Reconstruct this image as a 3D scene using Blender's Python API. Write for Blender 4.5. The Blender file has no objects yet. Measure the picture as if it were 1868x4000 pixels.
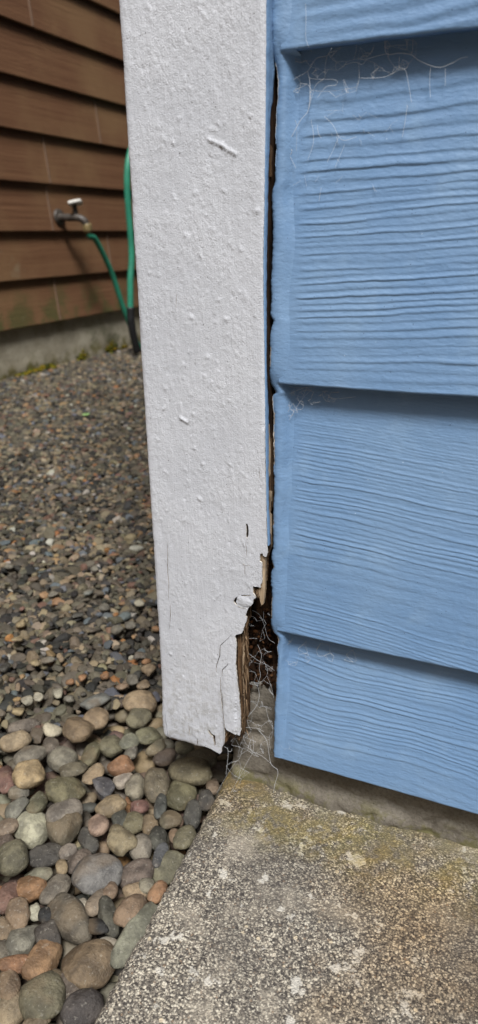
import bpy, bmesh, math, random
import numpy as np
from mathutils import Vector, Matrix
from mathutils.geometry import delaunay_2d_cdt

random.seed(7)
RS = np.random.RandomState(11)
SC = bpy.context.scene
COL = SC.collection

# ------------------------------------------------------------------ camera
YAW, PITCH, ROLL = (math.radians(a) for a in (24.2, 21.3, 0.87))
FPX = 2780.0                                   # focal length in photo pixels (1868 x 4000)
CAM = np.array([0.1583, -0.4155, 0.425])
_f = np.array([-math.sin(YAW)*math.cos(PITCH), math.cos(YAW)*math.cos(PITCH), -math.sin(PITCH)])
_r = np.array([math.cos(YAW), math.sin(YAW), 0.0])
_d = np.cross(_f, _r)
RIGHT = math.cos(ROLL)*_r + math.sin(ROLL)*_d
DOWN = -math.sin(ROLL)*_r + math.cos(ROLL)*_d
FWD = _f
cd = bpy.data.cameras.new('camera'); cam = bpy.data.objects.new('camera', cd); COL.objects.link(cam)
cd.sensor_fit = 'VERTICAL'; cd.sensor_height = 36.0; cd.lens = FPX/4000*36.0
cd.clip_start = 0.01; cd.clip_end = 500
cam.matrix_world = Matrix([[RIGHT[i], -DOWN[i], -FWD[i], CAM[i]] for i in range(3)] + [[0, 0, 0, 1]])
cd.dof.use_dof = True; cd.dof.focus_distance = 0.50; cd.dof.aperture_fstop = 9.0
SC.camera = cam
SC.render.resolution_x = 478; SC.render.resolution_y = 1024

# ------------------------------------------------------------------ sky, sun, exposure (overcast day)
SUN_EL, SUN_AZ = math.radians(58), math.radians(151)    # azimuth clockwise from +y: behind the camera, a little right
W = bpy.data.worlds.new('World'); SC.world = W; W.use_nodes = True
wn = W.node_tree; wn.nodes.clear()
sky = wn.nodes.new('ShaderNodeTexSky'); sky.sky_type = 'NISHITA'; sky.sun_disc = False
sky.sun_elevation = SUN_EL; sky.sun_rotation = SUN_AZ; sky.dust_density = 4.0; sky.air_density = 1.0
hs = wn.nodes.new('ShaderNodeHueSaturation'); hs.inputs['Saturation'].default_value = 0.22   # cloud-grey light
bg = wn.nodes.new('ShaderNodeBackground'); bg.inputs['Strength'].default_value = 0.05
wo = wn.nodes.new('ShaderNodeOutputWorld')
wn.links.new(sky.outputs[0], hs.inputs['Color']); wn.links.new(hs.outputs[0], bg.inputs['Color'])
wn.links.new(bg.outputs[0], wo.inputs['Surface'])
sl = bpy.data.lights.new('sun', 'SUN'); sun = bpy.data.objects.new('sun', sl); COL.objects.link(sun)
sl.energy = 3.0; sl.angle = math.radians(15); sl.color = (1.0, 0.992, 0.98)
sdir = Vector((math.sin(SUN_AZ)*math.cos(SUN_EL), math.cos(SUN_AZ)*math.cos(SUN_EL), math.sin(SUN_EL)))
sun.rotation_euler = sdir.to_track_quat('Z', 'Y').to_euler(); sun.location = (0, -3, 5)
SC.view_settings.view_transform = 'Standard'; SC.view_settings.look = 'None'
SC.view_settings.exposure = 0.74; SC.view_settings.gamma = 1.0

# ------------------------------------------------------------------ helpers
def ray(u, v): return RIGHT*((u-934)/FPX) + DOWN*((v-2000)/FPX) + FWD
def onY(u, v, y): d = ray(u, v); return CAM + d*((y-CAM[1])/d[1])
def onZ(u, v, z): d = ray(u, v); return CAM + d*((z-CAM[2])/d[2])
def onX(u, v, x): d = ray(u, v); return CAM + d*((x-CAM[0])/d[0])
def z7(pts): return [(800+.4269*a, 2000+.4269*b) for a, b in pts]       # readings of enlarged views -> photo pixels

_perm = np.concatenate([np.random.RandomState(3).permutation(256)]*2)
_ang = np.random.RandomState(4).uniform(0, 2*np.pi, 256)
def pn(x, y, seed=0):
    """2-D gradient noise, about -0.7..0.7"""
    x = np.asarray(x, float)+seed*17.31; y = np.asarray(y, float)+seed*9.17
    xi = np.floor(x).astype(int); yi = np.floor(y).astype(int); xf = x-xi; yf = y-yi
    u = xf*xf*xf*(xf*(xf*6-15)+10); v = yf*yf*yf*(yf*(yf*6-15)+10)
    def g(ix, iy, dx, dy):
        a = _ang[_perm[(_perm[ix & 255]+iy) & 255]]
        return np.cos(a)*dx+np.sin(a)*dy
    n00 = g(xi, yi, xf, yf); n10 = g(xi+1, yi, xf-1, yf); n01 = g(xi, yi+1, xf, yf-1); n11 = g(xi+1, yi+1, xf-1, yf-1)
    return (n00*(1-u)+n10*u)*(1-v)+(n01*(1-u)+n11*u)*v
def fbm(x, y, seed=0, o=4):
    s = 0; a = 1.0
    for k in range(o):
        s = s+a*pn(x*2**k, y*2**k, seed+k); a *= .5
    return s
def sstep(x, a, b):
    t = np.clip((x-a)/(b-a), 0, 1); return t*t*(3-2*t)

def raw_mesh(name, V, F, smooth=True, mats=(), fmat=None):
    """fast mesh from arrays; F is (n,3), (n,4) or a list of those"""
    me = bpy.data.meshes.new(name)
    V = np.asarray(V, np.float32)
    multi = isinstance(F, list) and not (isinstance(F[0], tuple) and np.isscalar(F[0][0]))
    Fs = [np.asarray(f, np.int32) for f in (F if multi else [F]) if len(f)]
    loops = np.concatenate([f.ravel() for f in Fs]); sizes = np.concatenate([np.full(len(f), f.shape[1], np.int32) for f in Fs])
    me.vertices.add(len(V)); me.vertices.foreach_set('co', V.ravel())
    me.loops.add(len(loops)); me.loops.foreach_set('vertex_index', loops)
    me.polygons.add(len(sizes)); starts = np.concatenate([[0], np.cumsum(sizes)[:-1]]).astype(np.int32)
    me.polygons.foreach_set('loop_start', starts)
    sm = np.full(len(sizes), bool(smooth)) if np.isscalar(smooth) else smooth
    me.polygons.foreach_set('use_smooth', sm)
    for m in mats: me.materials.append(m)
    if fmat is not None: me.polygons.foreach_set('material_index', np.asarray(fmat, np.int32))
    me.update(calc_edges=True); me.validate()
    return me
def obj(name, me, parent=None, mat=None):
    o = bpy.data.objects.new(name, me); COL.objects.link(o)
    if mat and me and not me.materials: me.materials.append(mat)
    if parent: o.parent = parent
    return o
def tag(o, label=None, cat=None, group=None, kind=None):
    for k, v in (('label', label), ('category', cat), ('group', group), ('kind', kind)):
        if v: o[k] = v
    return o
def empty(name, loc=(0, 0, 0)):
    o = bpy.data.objects.new(name, None); COL.objects.link(o); o.location = loc; o.empty_display_size = .05
    return o
def child(name, me, parent, mat=None):
    o = obj(name, me, parent, mat)
    o.matrix_parent_inverse = Matrix.Translation(-Vector(parent.location)) if parent.parent is None else Matrix.Identity(4)
    return o
def grid_faces(ny, nx, off=0):
    i = np.arange(ny-1)[:, None]*nx+np.arange(nx-1)[None]
    i = i.ravel()+off
    return np.stack([i, i+1, i+nx+1, i+nx], 1)
def box_mesh(name, lo, hi, bevel=0.0, seg=1):
    bm = bmesh.new(); bmesh.ops.create_cube(bm, size=1)
    for v in bm.verts:
        v.co = Vector([(lo[k]+hi[k])/2+v.co[k]*(hi[k]-lo[k]) for k in range(3)])
    if bevel: bmesh.ops.bevel(bm, geom=bm.edges[:], offset=bevel, segments=seg, affect='EDGES', profile=.7)
    me = bpy.data.meshes.new(name); bm.to_mesh(me); bm.free(); return me
def tube_arrays(pts, rad, n=8, off=0, cap=True):
    P = np.asarray(pts, float); m = len(P); rad = np.broadcast_to(rad, (m,))
    T = np.gradient(P, axis=0); T /= np.linalg.norm(T, axis=1)[:, None]+1e-12
    up = np.array([.31, .17, .93]); A = np.cross(T, up); A /= np.linalg.norm(A, axis=1)[:, None]+1e-12; B = np.cross(T, A)
    a = np.arange(n)*2*np.pi/n
    V = (P[:, None]+rad[:, None, None]*(np.cos(a)[None, :, None]*A[:, None]+np.sin(a)[None, :, None]*B[:, None])).reshape(-1, 3)
    F = []
    for i in range(m-1):
        for k in range(n): F.append((i*n+k+off, i*n+(k+1) % n+off, (i+1)*n+(k+1) % n+off, (i+1)*n+k+off))
    V = list(map(tuple, V))
    if cap:
        V.append(tuple(P[0])); V.append(tuple(P[-1])); c0 = len(V)-2+off; c1 = c0+1
        F3 = [(c0, (k+1) % n+off, k+off) for k in range(n)]+[(c1, (m-1)*n+k+off, (m-1)*n+(k+1) % n+off) for k in range(n)]
    else: F3 = []
    return V, F, F3
def spline(pts, k=8):
    P = np.asarray(pts, float); Q = np.vstack([2*P[0]-P[1], P, 2*P[-1]-P[-2]]); out = []
    for i in range(1, len(Q)-2):
        for t in np.linspace(0, 1, k, endpoint=False):
            a, b, c, d = Q[i-1], Q[i], Q[i+1], Q[i+2]
            out.append(.5*((2*b)+(c-a)*t+(2*a-5*b+4*c-d)*t*t+(3*b-a-3*c+d)*t**3))
    out.append(P[-1]); return np.array(out)
def tube_mesh(name, pts, rad, n=10):
    V, F, F3 = tube_arrays(pts, rad, n); return raw_mesh(name, V, [F, F3])

# ------------------------------------------------------------------ materials
class NT:
    def __init__(s, name):
        s.m = bpy.data.materials.new(name); s.m.use_nodes = True; s.t = s.m.node_tree
        s.b = s.t.nodes['Principled BSDF']; s._co = None
    def n(s, typ, **kw):
        nd = s.t.nodes.new(typ)
        for k, v in kw.items():
            if k in nd.inputs.keys(): s.set(nd.inputs[k], v)
            else: setattr(nd, k, v)
        return nd
    def set(s, inp, v):
        if isinstance(v, bpy.types.NodeSocket): s.t.links.new(v, inp)
        else: inp.default_value = v
    @property
    def co(s):
        if s._co is None: s._co = s.t.nodes.new('ShaderNodeTexCoord').outputs['Object']
        return s._co
    def mapped(s, scale=(1, 1, 1), co=None, loc=(0, 0, 0)):
        m = s.t.nodes.new('ShaderNodeMapping'); s.t.links.new(co or s.co, m.inputs['Vector'])
        m.inputs['Scale'].default_value = scale; m.inputs['Location'].default_value = loc; return m.outputs[0]
    def noise(s, scale, detail=4, rough=.55, co=None, dist=0):
        n = s.n('ShaderNodeTexNoise'); n.inputs['Scale'].default_value = scale; n.inputs['Detail'].default_value = detail
        n.inputs['Roughness'].default_value = rough; n.inputs['Distortion'].default_value = dist
        s.t.links.new(co or s.co, n.inputs['Vector']); return n.outputs['Fac']
    def vor(s, scale, feature='F1', co=None, out='Distance', rnd=1.0):
        n = s.n('ShaderNodeTexVoronoi'); n.feature = feature; n.inputs['Scale'].default_value = scale; n.inputs['Randomness'].default_value = rnd
        s.t.links.new(co or s.co, n.inputs['Vector']); return n.outputs[out]
    def ramp(s, fac, stops, interp='LINEAR'):
        n = s.n('ShaderNodeValToRGB'); n.color_ramp.interpolation = interp; e = n.color_ramp.elements
        while len(e) > 1: e.remove(e[0])
        for i, (p, c) in enumerate(stops):
            if not isinstance(c, (tuple, list)): c = (c, c, c)
            x = e[0] if i == 0 else e.new(p)
            x.position = p; x.color = (*c[:3], 1)
        s.set(n.inputs[0], fac); return n.outputs[0]
    def mix(s, fac, a, b, mode='MIX'):
        n = s.n('ShaderNodeMix'); n.data_type = 'RGBA'; n.blend_type = mode
        s.set(n.inputs[0], fac)
        for sk, v in ((n.inputs[6], a), (n.inputs[7], b)):
            if isinstance(v, tuple): v = (*v[:3], 1)
            s.set(sk, v)
        return n.outputs[2]
    def math(s, op, a, b=0.0, clamp=False):
        n = s.n('ShaderNodeMath'); n.operation = op; n.use_clamp = clamp; s.set(n.inputs[0], a); s.set(n.inputs[1], b); return n.outputs[0]
    def sep(s, co=None):
        n = s.n('ShaderNodeSeparateXYZ'); s.t.links.new(co or s.co, n.inputs[0]); return n.outputs
    def mapr(s, v, a, b, c=0.0, d=1.0):
        n = s.n('ShaderNodeMapRange'); n.interpolation_type = 'SMOOTHSTEP'; s.set(n.inputs[0], v)
        for k, x in zip((1, 2, 3, 4), (a, b, c, d)): n.inputs[k].default_value = x
        return n.outputs[0]
    def bump(s, h, dist, strength=1.0, normal=None):
        n = s.n('ShaderNodeBump'); n.inputs['Distance'].default_value = dist; n.inputs['Strength'].default_value = strength
        s.set(n.inputs['Height'], h)
        if normal: s.set(n.inputs['Normal'], normal)
        return n.outputs[0]
    def out(s, col, rough=.6, normal=None, spec=.4):
        if isinstance(col, tuple): col = (*col[:3], 1)
        s.set(s.b.inputs['Base Color'], col); s.set(s.b.inputs['Roughness'], rough)
        if normal: s.set(s.b.inputs['Normal'], normal)
        s.b.inputs['Specular IOR Level'].default_value = spec
        return s.m
def lin(r, g, b, k=1.0):
    f = lambda c: ((c/255)/12.92 if c < 10 else (((c/255)+.055)/1.055)**2.4)
    return (f(r)*k, f(g)*k, f(b)*k)

def m_blue():
    t = NT('blue_house_paint')
    col = t.mix(t.mapr(t.noise(9, 5), .35, .65), (.134, .236, .395), (.164, .268, .42))
    col = t.mix(t.math('MULTIPLY', t.mapr(t.noise(38, 4, .6), .52, .75), .55), col, (.20, .31, .46))       # chalky bloom
    spk = t.mapr(t.vor(420), .10, .16, 1, 0); gate = t.mapr(t.noise(130, 2), .60, .66)
    col = t.mix(t.math('MULTIPLY', t.math('MULTIPLY', spk, gate), .75), col, (.03, .05, .08))          # dirt specks
    spk2 = t.mapr(t.vor(260, co=t.mapped((1, 1, 1), loc=(.37, .2, .11))), .07, .12, 1, 0); gate2 = t.mapr(t.noise(60, 2), .62, .68)
    col = t.mix(t.math('MULTIPLY', t.math('MULTIPLY', spk2, gate2), .7), col, (.45, .55, .66))
    h = t.math('ADD', t.noise(700, 4, .6, co=t.mapped((.35, 1, 1))), t.math('MULTIPLY', t.noise(190, 3), 1.2))
    return t.out(col, t.mapr(t.noise(60), .3, .7, .42, .6), t.bump(h, .0005, .55), .45)
def m_white():
    t = NT('white_trim_paint')
    col = t.mix(t.mapr(t.noise(14, 4), .3, .7), (.495, .508, .545), (.55, .562, .597))
    dirt = t.mapr(t.noise(520, 5, .7, co=t.mapped((1, 1, .6))), .57, .70)
    col = t.mix(t.math('MULTIPLY', dirt, .40), col, (.25, .25, .25))
    pit = t.mapr(t.vor(330), .09, .15, 1, 0); gate = t.mapr(t.noise(120, 2), .55, .62)
    col = t.mix(t.math('MULTIPLY', t.math('MULTIPLY', pit, gate), .85), col, (.07, .065, .06))
    h = t.math('ADD', t.math('MULTIPLY', t.noise(420, 4, .65, co=t.mapped((1, 1, .55))), t.mapr(t.noise(28, 3), .35, .65, .25, 1.1)), t.math('MULTIPLY', t.noise(1100, 3, .65), .6))
    h = t.math('ADD', h, t.math('MULTIPLY', t.noise(1.0, 3, .6, co=t.mapped((900, 900, 30))), .35))
    x, y, z = t.sep()
    splash = t.math('MULTIPLY', t.mapr(z, .16, .05), t.mapr(t.noise(150, 5, .7), .46, .62))               # soil splashed up from the stones
    col = t.mix(t.math('MULTIPLY', splash, .42), col, (.22, .20, .16))
    return t.out(col, .6, t.bump(h, .0009, .75), .3)
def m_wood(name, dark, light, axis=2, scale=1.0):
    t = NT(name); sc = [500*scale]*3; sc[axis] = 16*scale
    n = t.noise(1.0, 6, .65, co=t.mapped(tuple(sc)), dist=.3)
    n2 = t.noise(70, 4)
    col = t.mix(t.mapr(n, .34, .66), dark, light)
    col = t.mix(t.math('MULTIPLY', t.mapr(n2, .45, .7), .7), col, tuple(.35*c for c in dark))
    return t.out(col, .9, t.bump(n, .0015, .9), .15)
def m_brown():
    t = NT('brown_siding_stain')
    n = t.noise(1.0, 5, .6, co=t.mapped((8, 1.6, 260)), dist=.2)
    big = t.noise(2.6, 4)
    col = t.mix(t.mapr(n, .3, .7), (.130, .060, .030), (.195, .098, .050))
    col = t.mix(t.mapr(big, .42, .66), col, (.205, .115, .056))
    x, y, z = t.sep()
    low = t.mapr(z, .34, .14); alg = t.math('MULTIPLY', low, t.mapr(t.noise(9, 5, .65), .45, .62))
    col = t.mix(t.math('MULTIPLY', alg, .85), col, (.085, .085, .03))                                     # algae near the ground
    pale = t.math('MULTIPLY', t.mapr(t.noise(5.5, 5, .7), .60, .70), t.mapr(z, .55, .25))
    col = t.mix(t.math('MULTIPLY', pale, .6), col, (.24, .19, .12))
    return t.out(col, .62, t.bump(n, .0015, .5), .35)
def m_concrete(name, a, b, moss=True):
    t = NT(name)
    n = t.noise(22, 6, .65); f = t.noise(420, 4, .7)
    col = t.mix(t.mapr(n, .3, .7), a, b)
    col = t.mix(t.math('MULTIPLY', t.mapr(f, .4, .7), .5), col, tuple(.55*c for c in a))
    pit = t.mapr(t.vor(160), .06, .16, 1, 0); gate = t.mapr(t.noise(40, 3), .5, .6)
    col = t.mix(t.math('MULTIPLY', t.math('MULTIPLY', pit, gate), .7), col, tuple(.25*c for c in a))
    if moss:
        x, y, z = t.sep()
        g = t.math('MULTIPLY', t.mapr(z, .022, .0), t.mapr(t.noise(45, 5, .7), .45, .6))
        col = t.mix(t.math('MULTIPLY', g, .75), col, (.115, .105, .03))
    return t.out(col, .92, t.bump(t.math('ADD', f, t.math('MULTIPLY', n, 1.5)), .0012, .8), .2)
def m_slab():
    t = NT('exposed_aggregate_concrete')
    co = t.co
    warp = t.n('ShaderNodeVectorMath', operation='ADD'); nz = t.n('ShaderNodeTexNoise'); nz.inputs['Scale'].default_value = 300
    sc = t.n('ShaderNodeVectorMath', operation='SCALE'); t.t.links.new(nz.outputs['Color'], sc.inputs[0]); sc.inputs['Scale'].default_value = .0018
    t.t.links.new(co, nz.inputs['Vector']); t.t.links.new(co, warp.inputs[0]); t.t.links.new(sc.outputs[0], warp.inputs[1])
    wc = warp.outputs[0]
    def layer(scale, stops, off):
        c = t.mapped((1, 1, 1), co=wc, loc=off)
        v = t.n('ShaderNodeTexVoronoi'); v.inputs['Scale'].default_value = scale; t.t.links.new(c, v.inputs['Vector'])
        r = t.n('ShaderNodeSeparateColor'); t.t.links.new(v.outputs['Color'], r.inputs[0])
        return t.ramp(r.outputs[0], stops, 'CONSTANT'), v.outputs['Distance'], r.outputs[1]
    D0, D1, M0, M1, P0, P1 = (.055, .048, .042), (.105, .092, .078), (.19, .165, .135), (.28, .245, .195), (.43, .38, .30), (.54, .49, .395)
    c1, d1, r1 = layer(620, [(0, D0), (.14, D1), (.28, M0), (.42, M1), (.54, (.22, .16, .11)), (.58, P0), (.80, P1)], (0, 0, 0))
    c2, d2, r2 = layer(1000, [(0, D0), (.18, D1), (.34, M0), (.50, M1), (.64, P0), (.84, P1)], (.13, .37, 0))
    base = t.mix(t.mapr(t.noise(300, 2), .44, .56), c1, c2)
    # dark cement matrix between the grains
    gap = t.mapr(d1, .42, .62)
    base = t.mix(t.math('MULTIPLY', gap, .65), base, (.05, .045, .04))
    c3, d3, r3 = layer(185, [(0, P0), (.5, P1), (.75, (.50, .42, .30))], (.2, .1, 0))
    big = t.math('MULTIPLY', t.mapr(d3, .22, .30, 1, 0), t.math('GREATER_THAN', r3, .86))
    base = t.mix(big, base, c3)
    # worn fields: darker weathered zones and pale worn zones
    wear = t.noise(8, 6, .65)
    base = t.mix(t.mapr(wear, .46, .64), base, t.mix(.52, base, (.060, .054, .050)))
    pale = t.noise(14, 5, .6, co=t.mapped((1, 1, 1), loc=(3.1, .7, 0)))
    base = t.mix(t.math('MULTIPLY', t.mapr(pale, .52, .66), .5), base, (.36, .315, .25))
    bl = t.noise(50, 6, .62, co=t.mapped((1, 1, 1), loc=(.4, 5.3, 0)))
    base = t.mix(t.math('MULTIPLY', t.mapr(bl, .60, .635), .7), base, (.52, .49, .43))                    # smooth pale cement spots
    x, y, z = t.sep()
    yy = t.math('ADD', y, t.math('MULTIPLY', t.math('SUBTRACT', t.noise(16, 5, .65), .5), .10))
    mossy = t.math('MULTIPLY', t.mapr(yy, -.06, .006), t.mapr(t.noise(95, 5, .7), .36, .56))
    mossy = t.math('MULTIPLY', mossy, t.mapr(t.noise(20, 4, .6), .36, .58, .15, 1.0))
    tint = t.mix(t.mapr(t.noise(30, 3), .4, .6), (.80, .74, .34), (1.0, .80, .26))
    film = t.mix(t.mapr(t.noise(30, 3), .4, .6), (.17, .155, .06), (.26, .205, .055))
    base = t.mix(t.math('MULTIPLY', mossy, .85), base, t.mix(.38, t.mix(1.0, base, tint, 'MULTIPLY'), film))
    dirt = t.math('MULTIPLY', t.mapr(yy, -.03, .012), t.mapr(t.noise(40, 5), .35, .6))
    base = t.mix(t.math('MULTIPLY', dirt, .6), base, (.14, .125, .09))
    # rust-coloured stain
    dx = t.math('SUBTRACT', x, .115); dy = t.math('MULTIPLY', t.math('ADD', y, .05), 1.25)
    rr = t.math('SQRT', t.math('ADD', t.math('MULTIPLY', dx, dx), t.math('MULTIPLY', dy, dy)))
    rr = t.math('ADD', rr, t.math('MULTIPLY', t.math('SUBTRACT', t.noise(28, 5), .5), .09))
    base = t.mix(t.math('MULTIPLY', t.mapr(rr, .085, .01), .55), base, t.mix(1.0, base, (1.0, .74, .42), 'MULTIPLY'))
    brn = t.noise(6, 6, .6, co=t.mapped((1, 1, 1), loc=(7.7, 2.2, 0)))
    base = t.mix(t.math('MULTIPLY', t.mapr(brn, .50, .66), .6), base, t.mix(1.0, base, (.78, .62, .44), 'MULTIPLY'))
    pit = t.math('MULTIPLY', t.mapr(t.vor(130), .05, .14, 1, 0), t.mapr(t.noise(33, 3), .52, .60))
    base = t.mix(t.math('MULTIPLY', pit, .7), base, (.03, .026, .022))
    h = t.math('ADD', t.math('MULTIPLY', d1, -1.0), t.math('MULTIPLY', d2, -.6))
    h = t.math('ADD', h, t.math('MULTIPLY', big, .6))
    return t.out(base, .88, t.bump(h, .0011, .8), .25)
def m_stone():
    t = NT('river_stone')
    oi = t.n('ShaderNodeObjectInfo')
    off = t.n('ShaderNodeVectorMath', operation='ADD'); t.t.links.new(t.co, off.inputs[0])
    k = t.n('ShaderNodeVectorMath', operation='SCALE'); k.inputs[0].default_value = (7.3, 3.1, 5.7); t.t.links.new(oi.outputs['Random'], k.inputs['Scale'])
    t.t.links.new(k.outputs[0], off.inputs[1]); co = off.outputs[0]
    base = oi.outputs['Color']
    n = t.noise(75, 5, .62, co=co); f = t.noise(520, 4, .7, co=co)
    col = t.mix(t.mapr(n, .36, .66), t.mix(1.0, base, (.58, .56, .54), 'MULTIPLY'), t.mix(1.0, base, (1.25, 1.21, 1.13), 'MULTIPLY'))
    col = t.mix(t.math('MULTIPLY', t.mapr(f, .50, .68), .45), col, t.mix(1.0, base, (.45, .43, .40), 'MULTIPLY'))
    col = t.mix(t.math('MULTIPLY', t.mapr(t.noise(360, 3, .6, co=co), .60, .68), .4), col, t.mix(.5, base, (.45, .42, .35)))
    col = t.mix(t.math('MULTIPLY', t.mapr(t.noise(26, 3, .5, co=co), .55, .70), .35), col, (.20, .14, .08))
    return t.out(col, t.mapr(n, .3, .7, .5, .72), t.bump(t.math('ADD', f, t.math('MULTIPLY', n, 2.0)), .0016, .8), .35)
def m_attr(name, rough=.7, bumpy=400, spec=.35):
    t = NT(name); a = t.n('ShaderNodeAttribute'); a.attribute_name = 'tint'
    f = t.noise(bumpy, 4, .65)
    col = t.mix(t.math('MULTIPLY', t.mapr(f, .45, .7), .5), a.outputs['Color'], t.mix(1.0, a.outputs['Color'], (.5, .48, .45), 'MULTIPLY'))
    return t.out(col, rough, t.bump(f, .0010, .6), spec)
def m_plain(name, col, rough=.5, var=.25, sc=60, spec=.4):
    t = NT(name); n = t.noise(sc, 4)
    c = t.mix(t.mapr(n, .35, .65), tuple(x*(1-var) for x in col), tuple(x*(1+var) for x in col))
    return t.out(c, rough, t.bump(n, .0008, .3), spec)
def m_web():
    t = NT('cobweb_silk'); m = t.out((.78, .80, .82), .6); t.b.inputs['Alpha'].default_value = .42; return m

BLUE = m_blue(); WHITE = m_white(); BROWN = m_brown(); STONE = m_stone(); SLAB = m_slab(); WEB = m_web()
ROT = m_wood('rotted_wood', (.022, .013, .008), (.16, .095, .05))
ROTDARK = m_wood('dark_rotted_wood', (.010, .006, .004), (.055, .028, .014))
PALEWOOD = m_wood('bare_pale_wood', (.26, .18, .11), (.50, .39, .27))
FOUND = m_concrete('foundation_concrete', (.140, .122, .098), (.225, .203, .168))
FOUND2 = m_concrete('neighbour_concrete', (.21, .19, .145), (.33, .30, .23), False)
GRAVEL = m_attr('crushed_gravel', .72, 300); PEBBLE = m_attr('pebbles', .68, 260)
SOIL = m_plain('damp_soil', (.028, .022, .017), .95, .4, 40, .1)
GREEN = m_plain('green_hose_vinyl', (.028, .20, .125), .42, .12, 20)
BLACK = m_plain('black_rubber', (.012, .012, .013), .5, .2)
BRASS = m_plain('dull_brass', (.06, .05, .042), .45, .3)
OFFWHITE = m_plain('white_enamel', (.62, .60, .55), .4, .08)
MOSS = m_plain('moss', (.062, .070, .014), .95, .5, 90, .1)
LEAF = m_plain('seedling_leaf', (.22, .36, .13), .5, .2)
WALLBLUE = BLUE

# ------------------------------------------------------------------ the setting: ground, driveway slab
gv = [(-200, -200, -.062), (200, -200, -.062), (200, 200, -.062), (-200, 200, -.062)]
def m_ground():
    t = NT('gravelly_soil')
    v = t.n('ShaderNodeTexVoronoi'); v.inputs['Scale'].default_value = 75; t.t.links.new(t.co, v.inputs['Vector'])
    r = t.n('ShaderNodeSeparateColor'); t.t.links.new(v.outputs['Color'], r.inputs[0])
    c = t.ramp(r.outputs[0], [(0, (.02, .018, .016)), (.45, (.06, .05, .042)), (.8, (.12, .10, .08)), (.95, (.22, .17, .12))])
    return t.out(c, .9, t.bump(v.outputs['Distance'], -.006, .8), .2)
tag(obj('ground', raw_mesh('ground', gv, [(0, 1, 2, 3)], False), mat=m_ground()), kind='structure')

FY = .018                                         # foundation face
def slab_edge(y):                                  # left edge of the slab, from the photograph
    ys = np.array([-3, -.36, -.20, -.134, -.045, 0.0, .04]); xs = np.array([-.028, -.033, -.0385, -.0425, -.0475, -.051, -.0545])
    return np.interp(y, ys, xs)
def build_slab():
    ys = np.concatenate([-np.geomspace(3.4, .36, 30), np.linspace(-.355, FY+.012, 300)])
    t1 = np.concatenate([np.linspace(0, .36, 240), np.geomspace(.365, 3.0, 30)])
    Y, T = np.meshgrid(ys, t1, indexing='ij')
    E = slab_edge(Y)+.0022*fbm(Y*60, Y*0+3, 5)+.0012*pn(Y*260, Y*0, 8)
    X = E+T
    d = T
    Z = -.0035*np.exp(-(d/.0022))-.0018*np.exp(-(d/.008)) + .0010*fbm(X*18, Y*18, 2)*sstep(T, 0, .01) + .0005*pn(X*240, Y*240, 4)
    Z *= sstep(Y, -3.5, -3.3)
    top = np.stack([X, Y, Z], -1)
    ny, nx = X.shape
    V = [top.reshape(-1, 3)]; F = [grid_faces(ny, nx)[:, ::-1]]
    # left side of the slab, rough
    n0 = ny*nx; lev = np.array([-.006, -.014, -.026, -.045, -.10])
    side = [top[:, 0]]
    for q, l in enumerate(lev):
        s = top[:, 0].copy(); s[:, 2] = l; s[:, 0] += -.0015*(q > 0)+.0018*pn(ys*130, ys*0+l*150, 9)
        side.append(s)
    S = np.stack(side, 0); V.append(S.reshape(-1, 3)); F.append(grid_faces(S.shape[0], ny, n0)[:, ::-1])
    V = np.concatenate(V); F = np.concatenate(F)[:, ::-1]
    return raw_mesh('driveway', V, F, mats=[SLAB])
tag(obj('driveway', build_slab()), kind='structure')

# ------------------------------------------------------------------ the blue garage
garage = empty('garage', (0.8, 1.5, 0))
tag(garage, 'blue lap sided garage corner with a rotted white corner board', 'garage')
def gpart(name, me, mat=None): return child(name, me, garage, mat)

ZB = [.0477, .1598, .3377, .5162, .6946, .8730]; TB = .0115
def sy(z):
    """front face of the siding at height z"""
    z = np.asarray(z, float); y = np.zeros_like(z)
    for a, b in zip(ZB[:-1], ZB[1:]): y = np.where((z >= a) & (z < b), TB*(z-a)/(b-a), y)
    return y
GR = {  # per course: (height above butt, line spacing mm, relief mm), slope, sag, softness
 0: ([(0, 16, .10), (.02, 12, .18), (.035, 6.5, .36), (.09, 6.2, .38), (.10, 5, .22), (.20, 4, .1)], -.06, .0042, .84),
 1: ([(0, 4.0, .30), (.028, 5.0, .28), (.036, 14, .12), (.058, 13, .22), (.072, 7.0, .38), (.09, 5.0, .36), (.14, 4.4, .30), (.155, 3.3, .14), (.2, 3, .08)], -.085, .0020, .86),
 2: ([(0, 9.5, .34), (.03, 8.0, .40), (.055, 6.0, .42), (.10, 5.6, .46), (.118, 8.5, .55), (.135, 13.0, .60), (.15, 16, .25), (.2, 16, .1)], .028, .0016, .78),
 3: ([(0, 11, .55), (.03, 15, .65), (.08, 14, .55), (.2, 8, .3)], .075, .0030, .55),
 4: ([(0, 8, .35), (.2, 6, .3)], .02, .002, .7)}
def grain(X, Zr, prof, seed, k=1.0):
    pts, slope, sag, soft = prof
    w = Zr - slope*X + sag*2.2*pn(X*9, Zr*10, seed) + sag*.55*pn(X*34, Zr*45, seed+3) + .00035*pn(X*120, Zr*160, seed+4)
    zz = np.linspace(-.06, .26, 1600); sp = np.interp(zz, [p[0] for p in pts], [p[1]*.001 for p in pts])
    ph = np.cumsum(1/sp)*(zz[1]-zz[0]); phase = np.interp(w, zz, ph)
    phase = phase*1.65 + 1.0*pn(X*5, phase*.40, seed+7)+.20*pn(X*22, phase*.8, seed+13)
    a = np.interp(w, [p[0] for p in pts], [p[2]*.001 for p in pts])
    a = a*np.clip(.75+1.5*pn(X*7, phase*.9, seed+9), .08, 1.6)
    p = phase-np.floor(phase)
    saw = np.where(p < soft, 1-p/soft, (p-soft)/(1-soft)); saw = saw*saw*(3-2*saw)
    return k*.95*a*saw + .00010*fbm(X*30, Zr*400, seed+11, 2)
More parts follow.
